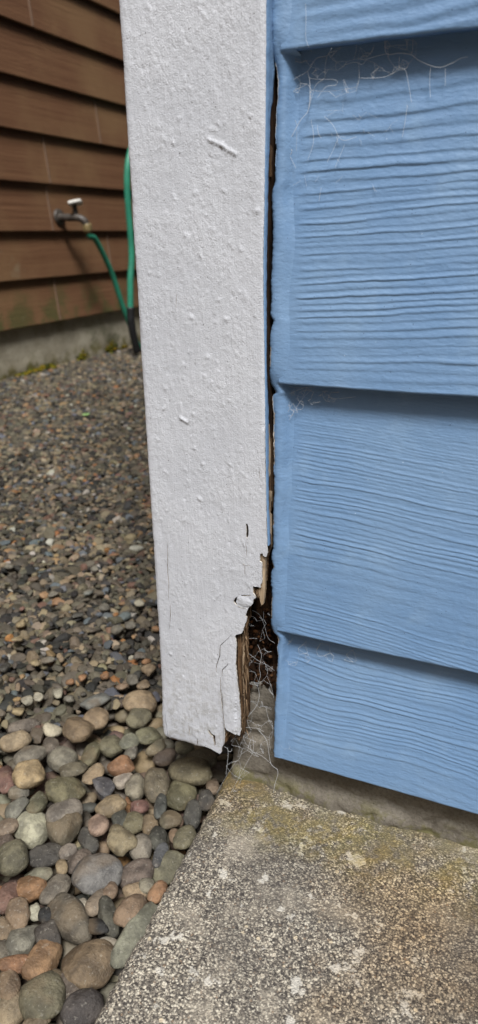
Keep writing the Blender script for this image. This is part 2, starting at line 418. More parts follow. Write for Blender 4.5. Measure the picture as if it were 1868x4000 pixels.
def siding_board(i):
    zb = ZB[i]; ze = ZB[i+1]; ex = ze-zb
    top = ze+.030
    xs = np.concatenate([np.linspace(.0002, .30, 165), .30+np.geomspace(.003, 1.7, 28)])
    zs = np.concatenate([[zb, zb+.0004], np.linspace(zb+.001, top, (270, 440, 440, 240, 60)[i])])
    X, Zg = np.meshgrid(xs, zs, indexing='xy')
    h = grain(X, Zg-zb, GR[i], 20+i*5)*sstep(X, .006, .016)*sstep(Zg, zb-.0004, zb+.0008)*(1-sstep(Zg, ze-.012, ze-.004)*.8)
    yb = TB*(Zg-zb)/ex
    edge = .0005*(1-sstep(Zg, zb, zb+.0008))            # eased lower edge
    wob = .0006*pn(X*12, X*0, 40+i)
    Yg = yb-h+edge
    Zg = Zg+wob*(1-sstep(Zg, zb, zb+.02)) + (.0004*pn(X*70, X*0, 60+i))*(1-sstep(Zg, zb, zb+.003))
    Fr = np.stack([X, Yg, Zg], -1); ny, nx = X.shape
    under = Fr[0].copy(); under[:, 1] = .0066; 
    back = np.stack([xs, np.full(nx, TB*1.17+.0066), np.full(nx, top)], -1)
    V = np.concatenate([Fr.reshape(-1, 3), Fr[0], under, back]); n0 = ny*nx
    F = [grid_faces(ny, nx), grid_faces(2, nx, n0)[:, ::-1]]
    k = np.arange(nx-1); F.append(np.stack([(ny-1)*nx+k, (ny-1)*nx+k+1, n0+2*nx+k+1, n0+2*nx+k], 1))
    F.append(np.stack([n0+nx+k+1, n0+nx+k, n0+2*nx+k, n0+2*nx+k+1], 1))
    # left end
    c0 = n0+2*nx+nx; V = np.concatenate([V, Fr[:, 0], np.stack([Fr[:, 0, 0], yb[:, 0]+.0066, Fr[:, 0, 2]], -1)])
    j = np.arange(ny-1); F.append(np.stack([c0+j, c0+j+1, c0+ny+j+1, c0+ny+j], 1))
    return raw_mesh('siding_board', V, np.concatenate(F), mats=[BLUE])
for i in range(5): gpart('siding_board', siding_board(i))

# painted caulk bead between siding and corner board: left edge torn along the crack
CAULK = [(1058, -420), (1058, -100), (1060, 60), (1060, 200), (1062, 228), (1073, 264), (1074, 290), (1077, 318), (1076, 360), (1075, 395), (1070, 425), (1070, 484), (1067, 527), (1070, 595),
 (1067, 655), (1066, 719), (1057, 736), (1055, 783), (1057, 826), (1060, 890), (1060, 954), (1057, 1018), (1055, 1167), (1054, 1235), (1063, 1252), (1055, 1300), (1051, 1400), (1051, 1500),
 (1066, 1530), (1067, 1540), (1057, 1546), (1057, 1590), (1062, 1640), (1060, 1700), (1063, 1780), (1062, 1860), (1064, 1900), (1062, 1990), (1063, 2137), (1056, 2188), (1065, 2220), (1056, 2239), (1057, 2290), (1060, 2299), (1058, 2363),
 (1056, 2444), (1060, 2478), (1077, 2491), (1082, 2512), (1075, 2538), (1080, 2576), (1075, 2640), (1073, 2726), (1069, 2769), (1069, 2833), (1068, 2897), (1068, 2950)]
cpt = np.array([onY(u, v, -.0005) for u, v in CAULK])
def build_caulk():
    zs = np.linspace(ZB[0]+.0008, .78, 900)
    o = np.argsort(cpt[:, 2]); xl = np.interp(zs, cpt[o, 2], cpt[o, 0])
    xl = xl+.00045*pn(zs*700, zs*0, 3)+.0009*np.clip(pn(zs*160, zs*0, 5)-.1, 0, 1)*(zs < .42)-.0005*pn(zs*90, zs*0, 35)*(zs < .42)
    tt = np.array([-.55, -.2, 0, .06, .14, .25, .38, .52, .68, .84, 1.0]); n = len(tt)
    xr = .0078+.0030*pn(zs*35, zs*0, 6)
    # smoothed siding height behind the bead
    ys = sy(zs); ker = np.hanning(41); ker /= ker.sum(); ysm = np.convolve(np.pad(ys, 20, mode='edge'), ker, 'valid')
    rows = []
    for t in tt:
        if t < 0:                                     # torn inner side going back into the gap
            x = xl+.0004*(-t); y = .0006-t*.012+.0006*pn(zs*300, zs*0+t*9, 7)
        else:
            x = xl+(xr-xl)*t
            front = np.minimum(ysm*.35, .004)-.0010+.0004*pn(zs*120, x*300, 8)
            y = front*(1-sstep(t, .35, 1.0))+(ys+.0004)*sstep(t, .35, 1.0)
            y = y+.0012*(1-sstep(t, 0, .14))
        rows.append(np.stack([x, y, zs], -1))
    V = np.stack(rows, 1); ny, nx = V.shape[:2]
    F = grid_faces(ny, nx)
    # flaked edge: the torn side shows pale old filler
    fm = np.zeros(len(F), int); fm[(np.arange(len(F)) % (nx-1)) < 2] = 1
    zf = zs[np.arange(len(F))//(nx-1)]; chip = (pn(zf*90, zf*0, 31) > .12) & (zf < .36)
    fm[((np.arange(len(F)) % (nx-1)) == 2) & chip] = 1
    t = NT('old_caulk'); m = t.out(t.mix(t.mapr(t.noise(240), .4, .6), (.20, .17, .14), (.42, .38, .33)), .8)
    return raw_mesh('caulk_bead', V.reshape(-1, 3), F, mats=[BLUE, m], fmat=fm)
gpart('caulk_bead', build_caulk())

# ------------------------------------------------------------------ corner board
BX0, BX1, BF = -.0944, -.0063, -.008            # left, right, front face
R_EDGE = [(1037, -500), (1037, 0), (1035, 400), (1030, 800), (1026, 1000), (1027, 1200), (1030, 1350), (1032, 1500), (1034, 1700), (1036, 1850), (1039, 2000), (1041, 2060), (1043, 2140)]
PAINT_R = z7([(575, 375), (562, 408), (550, 412), (535, 400), (532, 379), (507, 379), (503, 400), (503, 455), (523, 470), (525, 560), (524, 648), (514, 662), (510, 690), (440, 680), (441, 745), (460, 768), (465, 790), (446, 796), (440, 830), (418, 850),
 (400, 880), (378, 930), (372, 950), (385, 965), (381, 1005), (366, 1020), (352, 1085), (338, 1112), (284, 1124), (274, 1142), (290, 1200), (286, 1300), (283, 1400), (294, 1510), (310, 1650), (318, 1740), (326, 1820), (328, 1920), (330, 2005), (318, 2048),
 (270, 2020), (204, 1986), (191, 1962), (180, 1882), (163, 1752), (150, 1605), (146, 1512), (143, 1512), (142, 1605), (153, 1752), (168, 1860), (178, 1900), (186, 1990), (190, 2062), (181, 2118), (156, 2150), (151, 2200), (135, 2215), (95, 2190), (50, 2166), (0, 2146)])
BOTTOM = [(773, 2918), (731, 2902), (698, 2894), (662, 2885), (642, 2877), (634, 2858), (629, 2808)]
BOARD_TOP = .80
def onB(p, y=BF): q = onY(p[0], p[1], y); return (q[0], q[2])
right = [onB(p) for p in R_EDGE]; rot_edge = [onB(p) for p in PAINT_R]; bott = [onB(p) for p in BOTTOM]
def resample(P, step, jit=0, seed=1):
    P = np.array(P); out = []; 
    for a, b in zip(P[:-1], P[1:]):
        n = max(1, int(np.ceil(np.linalg.norm(b-a)/step)))
        for k in range(n): out.append(a+(b-a)*k/n)
    out.append(P[-1]); out = np.array(out)
    if jit:
        s = np.arange(len(out))*step
        out[1:-1] += np.stack([jit*fbm(s*400, s*0, seed, 3), jit*fbm(s*400, s*0+9, seed+2, 3)], -1)[1:-1]
    return out
left_line = np.array([[BX0+.0004*pn(z*40, 0, 2)+.00025*pn(z*230, 0, 3), z] for z in np.linspace(bott[-1][1]+.004, BOARD_TOP, 400)])
left_line[:, 0] += (bott[-1][0]-BX0)*np.exp(-(left_line[:, 1]-bott[-1][1])/.02)
rtop = [(BX1, BOARD_TOP)]+[(x, z) for x, z in right if z < BOARD_TOP-.01]
outline = np.concatenate([resample(rtop, .0025, .00022, 5), resample(rot_edge, .0009, .00042, 8), resample(bott, .0015, .0003, 9), left_line])
HOLES = [z7([(378, 106), (392, 108), (399, 130), (403, 170), (400, 214), (388, 241), (380, 233), (381, 180)]),
 z7([(25, 2000), (44, 1998), (60, 2026), (95, 2048), (101, 2128), (93, 2142), (84, 2110), (72, 2062), (38, 2022)]),
 z7([(264, 815), (283, 782), (335, 760), (418, 756), (424, 764), (345, 772), (297, 794), (287, 822), (302, 852), (290, 852), (270, 832)]),
 z7([(302, 856), (340, 872), (372, 876), (396, 872), (394, 877), (370, 882), (336, 877), (300, 860)])]
def sliver(pts, w):
    """a hairline split: thin closed outline about a polyline (photo pixels)"""
    P = np.array(pts, float); n = len(P); T = np.gradient(P, axis=0); T /= np.linalg.norm(T, axis=1)[:, None]
    N = np.stack([-T[:, 1], T[:, 0]], 1); ww = w*np.sin(np.linspace(.25, np.pi-.25, n))[:, None]
    return list(map(tuple, np.concatenate([P+N*ww, (P-N*ww)[::-1]])))
HOLES += [sliver(z7([(250, 1120), (205, 1165), (142, 1224), (140, 1270), (136, 1320), (110, 1395), (104, 1440), (107, 1475)]), 1.6),
 sliver(z7([(212, 1385), (205, 1405), (162, 1444), (160, 1475), (163, 1500)]), 1.7),
 sliver(z7([(380, 250), (376, 300), (384, 360), (380, 420)]), 1.1), sliver(z7([(345, 470), (372, 484), (368, 520), (366, 575)]), 1.3), sliver(z7([(376, 484), (400, 486), (424, 492)]), 1.1),
 sliver([(654, 2115), (656, 2180), (655, 2230), (660, 2290), (658, 2345)], 1.3), sliver([(665, 2360), (666, 2400), (663, 2460)], 1.2), sliver([(738, 2826), (740, 2850), (742, 2872)], 1.5),
 sliver([(772, 2884), (773, 2896), (771, 2912)], 2.0), sliver([(641, 2752), (646, 2800), (653, 2850), (655, 2880)], 1.3), sliver([(1014, 1830), (1012, 1850), (1015, 1870)], 1.1), sliver([(690, 1140), (690, 1170), (688, 1210)], 1.0)]
HOLES = [np.array([onB(p) for p in h]) for h in HOLES]
def inside(P, poly):
    x, y = P[:, 0], P[:, 1]; c = np.zeros(len(P), bool); a = poly; b = np.roll(poly, -1, 0)
    for (x0, y0), (x1, y1) in zip(a, b):
        if y0 == y1: continue
        c ^= ((y0 > y) != (y1 > y)) & (x < (x1-x0)*(y-y0)/(y1-y0)+x0)
    return c
def polyfill(loops, step, seed=0, zlim=None):
    """triangulated region bounded by loops[0] with holes loops[1:]; returns verts2d, tris"""
    rs = np.random.RandomState(seed); o = loops[0]
    gx = np.arange(o[:, 0].min(), o[:, 0].max(), step); gz = np.arange(o[:, 1].min(), o[:, 1].max(), step)
    G = np.stack(np.meshgrid(gx, gz), -1).reshape(-1, 2)+rs.uniform(-.25, .25, (len(gx)*len(gz), 2))*step
    G = G[inside(G, o)]
    # thin out grid points that sit on a loop
    L = np.concatenate(loops); key = set(map(tuple, np.round(L/(step*.8)).astype(int)))
    gk = np.round(G/(step*.8)).astype(int); G = G[[tuple(k) not in key for k in gk]]
    V = []; E = []
    for l in loops:
        s = len(V); V += [Vector((float(a), float(b))) for a, b in l]; n = len(l); E += [(s+i, s+(i+1) % n) for i in range(n)]
    V += [Vector((float(a), float(b))) for a, b in G]
    vo, eo, fo, *_ = delaunay_2d_cdt(V, E, [], 0, 1e-7)
    P = np.array([tuple(v) for v in vo]); T = np.array([f for f in fo if len(f) == 3])
    c = P[T].mean(1); keep = inside(c, o)
    for h in loops[1:]: keep &= ~inside(c, h)
    T = T[keep]
    a = P[T[:, 1]]-P[T[:, 0]]; b = P[T[:, 2]]-P[T[:, 0]]; flip = (a[:, 0]*b[:, 1]-a[:, 1]*b[:, 0]) < 0
    T[flip] = T[flip][:, ::-1]
    return P, T
def boundary(T):
    e = np.concatenate([T[:, [0, 1]], T[:, [1, 2]], T[:, [2, 0]]]); k = e[:, 0].astype(np.int64)*10**7+e[:, 1]; r = e[:, 1].astype(np.int64)*10**7+e[:, 0]
    return e[~np.isin(k, r)]
def plate(P, T, yf, yb):
    """front sheet at yf (array), straight sides back to yb (array or number) and a back sheet"""
    n = len(P); yb = np.broadcast_to(yb, (n,))
    V = np.concatenate([np.stack([P[:, 0], yf, P[:, 1]], -1), np.stack([P[:, 0], yf, P[:, 1]], -1), np.stack([P[:, 0], yb, P[:, 1]], -1)])
    b = boundary(T); side = np.stack([b[:, 1]+n, b[:, 0]+n, b[:, 0]+2*n, b[:, 1]+2*n], 1)
    return V, T, side, T[:, ::-1]+2*n
# height map of the paint: brush marks, lumps, the scratch
HM_DX = .00035; hx = np.arange(BX0-.004, .004, HM_DX); hz = np.arange(.02, BOARD_TOP+.01, HM_DX)
HX, HZ = np.meshgrid(hx, hz)
HM = .00020*fbm(HX*190, HZ*60, 51, 4)+.00013*fbm(HX*520, HZ*380, 52, 2)+.0004*pn(HX*30, HZ*9, 53)
def blob(x, z, r, h, sx=1.0, sz=1.0, ang=0):
    k = int(r*3*max(sx, sz)/HM_DX)+2; i = int((x-hx[0])/HM_DX); j = int((z-hz[0])/HM_DX)
    i0, i1, j0, j1 = max(i-k, 0), min(i+k, len(hx)), max(j-k, 0), min(j+k, len(hz))
    if i1 <= i0 or j1 <= j0: return
    dx = HX[j0:j1, i0:i1]-x; dz = HZ[j0:j1, i0:i1]-z; c, s = math.cos(ang), math.sin(ang)
    a = (c*dx+s*dz)/(r*sx); b = (-s*dx+c*dz)/(r*sz); HM[j0:j1, i0:i1] += h*np.exp(-(a*a+b*b)**1.5)
for k in range(1400):
    x = RS.uniform(BX0+.002, BX1-.002); z = RS.uniform(.05, .72)
    if RS.rand() < .4: x = BX0+.052+RS.normal()*.016; z = .46+RS.normal()*.07
    r = RS.uniform(.0003, .00058)*(1.7 if RS.rand() < .08 else 1); blob(x, z, r, RS.uniform(.35, .9)*r*.95, RS.uniform(.8, 1.3), RS.uniform(.8, 1.6), RS.uniform(-.6, .6))
for k in range(220):
    x = RS.uniform(BX0+.002, BX1-.002); z = RS.uniform(.05, .72); blob(x, z, RS.uniform(.0004, .0008), -1.3*RS.uniform(.0002, .0005), .7, 1.6, RS.uniform(-.4, .4))
for k in range(70):
    x = RS.uniform(BX0+.01, BX1-.01); z = RS.uniform(.06, .62); blob(x, z, .0008, RS.uniform(.0003, .0007), RS.uniform(.5, .8), RS.uniform(2, 4.5), RS.uniform(-.9, .9))
def ridge(pts, r, h):
    P = [onB(p) for p in pts]
    for a, b in zip(P[:-1], P[1:]):
        n = max(2, int(math.dist(a, b)/(r*.55)))
        for t in np.linspace(0, 1, n): blob(a[0]+(b[0]-a[0])*t, a[1]+(b[1]-a[1])*t, r, h)
ridge([(814, 544), (870, 570), (927, 605)], .0008, .00030)
ridge([(708, 1575), (703, 1630), (735, 1648), (757, 1588)], .0007, .00018); ridge([(703, 1632), (738, 1655)], .0007, .00022)
for q in ((750, 1240, .0016), (885, 1248, .0017), (812, 1395, .0014), (800, 1470, .0012), (780, 1950, .0016), (900, 1815, .0012), (760, 1750, .0013), (725, 1835, .0010), (895, 1565, .0012)):
    x, z = onB(q[:2]); blob(x, z, q[2], .0007, 1, .8, -.5)
nx_, nz_ = onB((773, 2866)); blob(nx_, nz_, .0042, .0008); blob(nx_, nz_, .0028, -.0006)
def hmap(P):
    a = np.clip((P[:, 0]-hx[0])/HM_DX, 0, len(hx)-2.001); b = np.clip((P[:, 1]-hz[0])/HM_DX, 0, len(hz)-2.001)
    i = a.astype(int); j = b.astype(int); u = a-i; v = b-j
    return (HM[j, i]*(1-u)+HM[j, i+1]*u)*(1-v)+(HM[j+1, i]*(1-u)+HM[j+1, i+1]*u)*v

# solid wood of the board (rotted away at the lower right)
CORE_R = z7([(572, 372), (558, 415), (548, 470), (540, 660), (520, 700), (500, 705), (497, 760), (484, 742), (470, 772), (458, 745), (444, 700), (438, 690), (430, 760), (432, 830), (400, 890), (384, 950), (386, 1000), (372, 1030), (362, 1090), (366, 1180), (372, 1260), (368, 1330),
 (382, 1400), (368, 1440), (375, 1550), (370, 1650), (384, 1740), (382, 1860), (352, 1940), (345, 2020), (336, 2080), (318, 2062), (300, 2050), (270, 2030), (240, 2040), (205, 2012), (196, 2060), (184, 2125), (158, 2148), (140, 2205), (95, 2186), (50, 2162), (0, 2142)])
core_out = np.concatenate([resample([(x-.0002, z) for x, z in rtop], .006), resample([onB(p, -.0065) for p in CORE_R], .0010, .00050, 15), resample([(x+.0004, z+.0004) for x, z in bott], .004), left_line[::4]+[.0004, 0]])
def build_core():
    P, T = polyfill([core_out], .0016, 3)
    rotm = sstep(P[:, 1], .33, .20)*sstep(P[:, 0], -.062, -.045)
    y = -.0067+rotm*(.0018+.0022*np.clip(fbm(P[:, 0]*520, P[:, 1]*30, 61, 3), -1, 1))
    # layers step back towards the rotted edge
    ce = np.interp(P[:, 1], [.06, .10, .16, .205, .23], [-.0430, -.0395, -.0405, -.0385, -.034])
    y = y+.0035*sstep(P[:, 0]-ce, -.001, .004)*(P[:, 1] < .235)
    near_edge = sstep(P[:, 0]-ce, -.016, -.006)*sstep(P[:, 1], .262, .244)
    yb = .0112*(1-near_edge)+(y+.0028)*near_edge
    V, f, s, b = plate(P, T, y, yb)
    c = V[s].mean(1); sm = np.where(c[:, 0] < BX0+.003, 1, 0)
    sm = np.where((c[:, 0] > -.0085) & (c[:, 2] > .30), 2, sm)
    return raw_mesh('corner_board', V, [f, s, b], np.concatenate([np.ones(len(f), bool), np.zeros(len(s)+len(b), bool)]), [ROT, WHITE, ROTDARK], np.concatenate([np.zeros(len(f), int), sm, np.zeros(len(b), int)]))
board = gpart('corner_board', build_core()); board['label'] = 'white painted corner board rotted away at its lower right edge'
def bpart(name, me, mat=None):
    o = obj(name, me, board, mat); return o
def build_paint():
    P, T = polyfill([outline]+HOLES, .0010, 4)
    h = hmap(P)
    dl = P[:, 0]-np.interp(P[:, 1], left_line[:, 1], left_line[:, 0]); edge = .0016*np.exp(-np.clip(dl, 0, 1)/.0011)
    dr = BX1-P[:, 0]; edge = edge+.0012*np.exp(-np.clip(dr, 0, 1)/.0009)*(P[:, 1] > .31)
    db = P[:, 1]-np.interp(P[:, 0], *np.array(sorted(bott)).T); edge = edge+.0012*np.exp(-np.clip(np.abs(db), 0, 1)/.0014)*(P[:, 0] < -.06)
    # loose sliver beside the split curls forward a little
    lo = onB(z7([(150, 1600)])[0]); curl = sstep(P[:, 0], lo[0]+.0005, lo[0]+.002)*sstep(P[:, 1], .145, .07)*(P[:, 0] < -.03)
    y = BF-h+edge-.0012*curl
    V, f, s, b = plate(P, T, y, y+.0013)
    fm = np.concatenate([np.zeros(len(f), int), np.where(V[s].mean(1)[:, 0] < BX0+.004, 0, 1), np.ones(len(b), int)])
    t = NT('broken_paint_edge'); m = t.out(t.mix(t.mapr(t.noise(300), .4, .6), (.30, .26, .21), (.60, .57, .52)), .8)
    return raw_mesh('painted_face', V, [f, s, b], np.concatenate([np.ones(len(f), bool), np.zeros(len(s)+len(b), bool)]), [WHITE, m], fm)
pf = bpart('painted_face', build_paint()); pf['label'] = 'lumpy white painted face with cracks and broken lower corner'
# blue painted right edge of the board: from the face back to the crack
STRIP = [(1060, -300), (1060, 200), (1062, 228), (1068, 262), (1066, 290), (1062, 318), (1059, 399), (1052, 416), (1049, 463), (1048, 570), (1045, 698), (1045, 804), (1045, 997), (1044, 1167), (1042, 1300), (1040, 1400), (1041, 1500), (1043, 1530), (1046, 1600), (1046, 1680), (1044, 1760), (1043, 1860), (1043, 1960), (1044, 2030), (1044, 2110), (1043, 2158)]
def build_strip():
    zs = np.linspace(.345, BOARD_TOP, 500); rz = np.array(rtop); o = np.argsort(rz[:, 1]); 
    sp = np.array([onX(u, v, BX1) for u, v in STRIP]); q = np.argsort(sp[:, 2])
    zs = np.linspace(onB(R_EDGE[-1])[1]+.001, BOARD_TOP, 640)
    xe = np.interp(zs, rz[o, 1], rz[o, 0]); yd = np.interp(zs, sp[q, 2], sp[q, 1])+.0007*pn(zs*260, zs*0, 71)+.0003*pn(zs*900, zs*0, 72)
    n = 9; rows = []
    for t in np.linspace(0, 1, n):
        y = (BF+.0012)*(1-t)+yd*t
        rows.append(np.stack([xe+.0010*(1-(1-t)**2)**.5*0+.0007*sstep(t, 0, .2)+.0003*pn(zs*160, zs*0+t*2, 73), y, zs], -1))
    rows.append(np.stack([xe-.0006, rows[-1][:, 1]+.0002, zs], -1))
    V = np.stack(rows, 1); return raw_mesh('painted_edge', V.reshape(-1, 3), grid_faces(len(zs), n+1)[:, ::-1], mats=[BLUE])
bpart('painted_edge', build_strip())
# bare pale wood on the board's edge deep in the crack, and the hanging splinters
def shard(name, px, y0, thick, mat, step=.0011, rough=.0004, seed=1):
    o = resample([onB(p, y0) for p in px]+[onB(px[0], y0)], step, .00018, seed)[:-1]
    P, T = polyfill([o], step, seed); y = y0+rough*fbm(P[:, 0]*700, P[:, 1]*40, seed, 3)
    V, f, s, b = plate(P, T, y, y+thick)
    return bpart(name, raw_mesh(name, V, [f, s, b], np.concatenate([np.ones(len(f), bool), np.zeros(len(s)+len(b), bool)]), [mat]))
shard('splinter', z7([(506, 382), (530, 381), (534, 402), (554, 414), (552, 560), (551, 700), (545, 790), (536, 842), (521, 855), (507, 815), (503, 780), (506, 720), (512, 692), (519, 655), (524, 640), (523, 475), (506, 460)]), -.0062, .0024, PALEWOOD, seed=81)
shard('splinter', z7([(497, 692), (508, 690), (503, 760), (496, 775), (492, 720)]), -.0060, .0015, PALEWOOD, seed=82)
def edge_shard(px, x0, mat, seed):
    """flat strip of bare wood standing on the board's right edge (plane x = x0)"""
    pts = np.array([onX(u, v, x0) for u, v in px]); o = resample(np.vstack([pts[:, 1:], pts[:1, 1:]]), .0011, .0002, seed)[:-1]
    P, T = polyfill([o], .0012, seed); n = len(P)
    xx = x0+.0006+.0004*fbm(P[:, 0]*400, P[:, 1]*60, seed)
    V = np.concatenate([np.stack([xx, P[:, 0], P[:, 1]], -1), np.stack([np.full(n, x0-.001), P[:, 0], P[:, 1]], -1)])
    b = boundary(T); s = np.stack([b[:, 0], b[:, 1], b[:, 1]+n, b[:, 0]+n], 1)
    bpart('bare_wood_strip', raw_mesh('bare_wood_strip', V, [T, s[:, ::-1]], False, [mat]))
edge_shard([(1049, 1655), (1052, 1670), (1053, 1760), (1053, 1850), (1050, 1860), (1045, 1868), (1045, 1770), (1047, 1690)], BX1, PALEWOOD, 84)
edge_shard([(1046, 1915), (1060, 1918), (1061, 1955), (1055, 1960), (1053, 2000), (1060, 2010), (1060, 2060), (1061, 2100), (1060, 2137), (1055, 2110), (1050, 2092), (1047, 2030), (1046, 1960)], BX1+.0006, PALEWOOD, 85)
edge_shard([(1051, 560), (1061, 580), (1062, 600), (1058, 640), (1061, 668), (1057, 690), (1056, 640), (1053, 600)], BX1+.0004, ROT, 86)
# domed paint over a nail, lifted at its rim
def build_blister():
    cx, cz = onB(z7([(362, 816)])[0]); a = .0060; b = .0040; n = 28; m = 8; V = [(cx, BF-.0009, cz)]; F3 = []; F4 = []
    for i in range(1, m+1):
        for k in range(n):
            th = 2*np.pi*k/n; r = i/m; w = 1+.08*math.sin(3*th+1)+.05*math.sin(7*th)
            V.append((cx+a*r*w*math.cos(th)*(1+.06*math.cos(th)), BF-.0009+.0006*r*r+.00006*math.sin(5*th+r*4), cz+b*r*w*math.sin(th)-.0004*math.cos(th)))
    for k in range(n): F3.append((0, 1+k, 1+(k+1) % n))
    for i in range(m-1):
        for k in range(n): p = 1+i*n; F4.append((p+k, p+n+k, p+n+(k+1) % n, p+(k+1) % n))
    return raw_mesh('nail_cover', V, [F3, F4], mats=[WHITE])
bpart('nail_cover', build_blister())
# torn paint flap with a stick of rotten fibre along the broken edge
for q, (px, y0, th, mt) in enumerate([
  (z7([(300, 1130), (330, 1118), (336, 1300), (330, 1480), (340, 1640), (332, 1700), (318, 1600), (306, 1420), (306, 1250)]), -.0050, .003, ROT),
  (z7([(340, 1135), (356, 1100), (364, 1250), (372, 1300), (352, 1420), (362, 1560), (368, 1700), (382, 1760), (378, 1860), (356, 1900), (345, 1720), (340, 1500), (344, 1300)]), -.0018, .004, PALEWOOD),
  (z7([(330, 1700), (345, 1690), (352, 1850), (345, 1980), (336, 2075), (328, 2040), (333, 1900)]), -.0040, .003, ROT)]):
    shard('wood_fibre', px, y0, th, mt, seed=90+q, rough=.0008)

def fibres():
    V = []; F = []
    for (px, n, y0, y1, lo, hi) in (([(352, 1085), (366, 1200), (375, 1400), (372, 1560), (378, 1750), (352, 1950)], 70, -.005, .004, 20, 160), ([(440, 690), (470, 700), (505, 700)], 22, -.006, .002, 20, 110), ([(375, 945), (381, 1005), (352, 1085)], 22, -.005, .002, 15, 70), ([(205, 2000), (270, 2030), (335, 2060)], 26, -.005, .006, 15, 60), ([(560, 420), (550, 600), (545, 760)], 14, -.004, .004, 20, 120)):
        P = np.array(px, float); seg = np.linspace(0, len(P)-1, 200)
        for k in range(n):
            t = RS.uniform(0, len(P)-1); c = np.array([np.interp(t, range(len(P)), P[:, 0]), np.interp(t, range(len(P)), P[:, 1])])+RS.normal(size=2)*[9, 5]
            L = RS.uniform(lo, hi); a = RS.normal(0, .13); y = RS.uniform(y0, y1); bend = RS.normal()*8; q = []
            for f in (0, .33, .66, 1): q.append(onY(*z7([(c[0]+math.sin(a)*L*f+bend*f*f+RS.normal()*1.5, c[1]+math.cos(a)*L*f)])[0], y-.0012*f*f*RS.rand()))
            r = RS.uniform(.00025, .0007); v, f4, f3 = tube_arrays(q, [r, r*1.1, r*.8, r*.15], 4, len(V)); V += v; F += f4
    return raw_mesh('wood_fibres', V, F, False, [FIBRE])
FIBRE = m_wood('torn_wood_fibre', (.07, .042, .022), (.34, .23, .14))
fb = bpart('wood_fibres', fibres()); fb['kind'] = 'stuff'

# ------------------------------------------------------------------ behind the rot: sheathing, foundation, wall body
def build_foundation():
    x0 = -.0478; zt = .097
    xs = np.concatenate([x0+np.linspace(0, .36, 170), np.geomspace(.32, 3.2, 24)]); zs = np.concatenate([[-.12], np.linspace(-.02, zt-.003, 60), [zt, zt]])
    X, Z = np.meshgrid(xs, zs); 
    Y = FY+.0012*fbm(X*40, Z*40, 12)+.0005*pn(X*260, Z*260, 14)+.006*np.exp(-np.clip(X-x0, 0, 1)/.003)
    Y += .0045*sstep(Z, .016, .004)*-1*sstep(fbm(X*22, X*0, 15), -.4, .2)          # mortar fillet along the slab
    ledge = sstep(Z+.004*pn(X*60, X*0, 16)+.002*pn(X*200, X*0, 18), .040, .044); Y += .0036*ledge; Y += .0016*sstep(pn(X*70, Z*110, 27), .1, .35)
    Y[-1] = .25; Z = Z+.0015*fbm(X*50, X*0, 17)*(Z > .09)
    ny, nx = X.shape; V = [np.stack([X, Y, Z], -1).reshape(-1, 3)]; F = [grid_faces(ny, nx)]
    ys = np.concatenate([[FY+.006], np.geomspace(FY+.01, 7.0, 60)]); Y2, Z2 = np.meshgrid(ys, zs[:-1])
    X2 = x0+.0012*fbm(Y2*40, Z2*40, 19)*sstep(Y2, FY+.006, FY+.02); 
    F.append(grid_faces(len(zs)-1, len(ys), ny*nx)[:, ::-1]); V.append(np.stack([X2, Y2, Z2], -1).reshape(-1, 3))
    return raw_mesh('foundation', np.concatenate(V), np.concatenate(F), mats=[FOUND])
gpart('foundation', build_foundation())
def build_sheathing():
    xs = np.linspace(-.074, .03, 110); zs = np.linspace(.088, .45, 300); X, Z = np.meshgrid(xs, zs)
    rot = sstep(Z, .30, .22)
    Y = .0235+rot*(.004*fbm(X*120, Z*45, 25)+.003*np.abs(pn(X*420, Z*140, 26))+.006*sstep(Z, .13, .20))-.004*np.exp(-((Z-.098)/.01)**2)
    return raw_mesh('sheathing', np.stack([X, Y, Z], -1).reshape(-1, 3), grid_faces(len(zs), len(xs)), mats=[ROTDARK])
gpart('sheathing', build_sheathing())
# wall body, side corner board and lapped side wall (turn the corner)
def wall_body():
    bm = bmesh.new()
    def bx(lo, hi):
        r = bmesh.ops.create_cube(bm, size=1)['verts']
        for v in r: v.co = Vector([(lo[k]+hi[k])/2+v.co[k]*(hi[k]-lo[k]) for k in range(3)])
    bx((-.062, .040, .099), (3.0, 7.0, 2.55))
    bx((-.061, .0225, .46), (3.0, .0395, 2.55)); bx((.032, .0225, .099), (3.0, .0395, .459))
    me = bpy.data.meshes.new('wall'); bm.to_mesh(me); bm.free(); return me
gpart('wall', wall_body(), m_plain('dark_framing', (.05, .035, .022), .9, .3))
def upper_wall():
    V = []; F = []; z = .8735
    k = 0
    while z < 2.5:
        V += [(-.0001, 0.0, z), (3, 0.0, z), (-.0001, .0098, z+.178), (3, .0098, z+.178), (-.0001, .0105, z), (3, .0105, z)]
        F += [(6*k, 6*k+1, 6*k+3, 6*k+2), (6*k+4, 6*k+5, 6*k+1, 6*k)]; z += .1784; k += 1
    return raw_mesh('upper_siding', V, F, False, [BLUE])
gpart('upper_siding', upper_wall())
def side_wall():
    V = []; F = []; z = ZB[0]; k = 0
    while z < 2.5:
        V += [(-.0835, .095, z), (-.0835, 7.0, z), (-.0737, .095, z+.1784), (-.0737, 7.0, z+.1784), (-.0727, .095, z), (-.0727, 7.0, z)]
        F += [(6*k, 6*k+2, 6*k+3, 6*k+1), (6*k+4, 6*k, 6*k+1, 6*k+5)]; z += .1784; k += 1
    return raw_mesh('side_siding', V, F, False, [BLUE])
gpart('side_siding', side_wall())
gpart('side_corner_board', box_mesh('side_corner_board', (-.0930, .0122, .052), (-.0742, .1000, 2.5), .0015), WHITE)
gpart('upper_corner_board', box_mesh('upper_corner_board', (BX0, BF, BOARD_TOP+.001), (BX1, .0112, 2.5), .0012), WHITE)

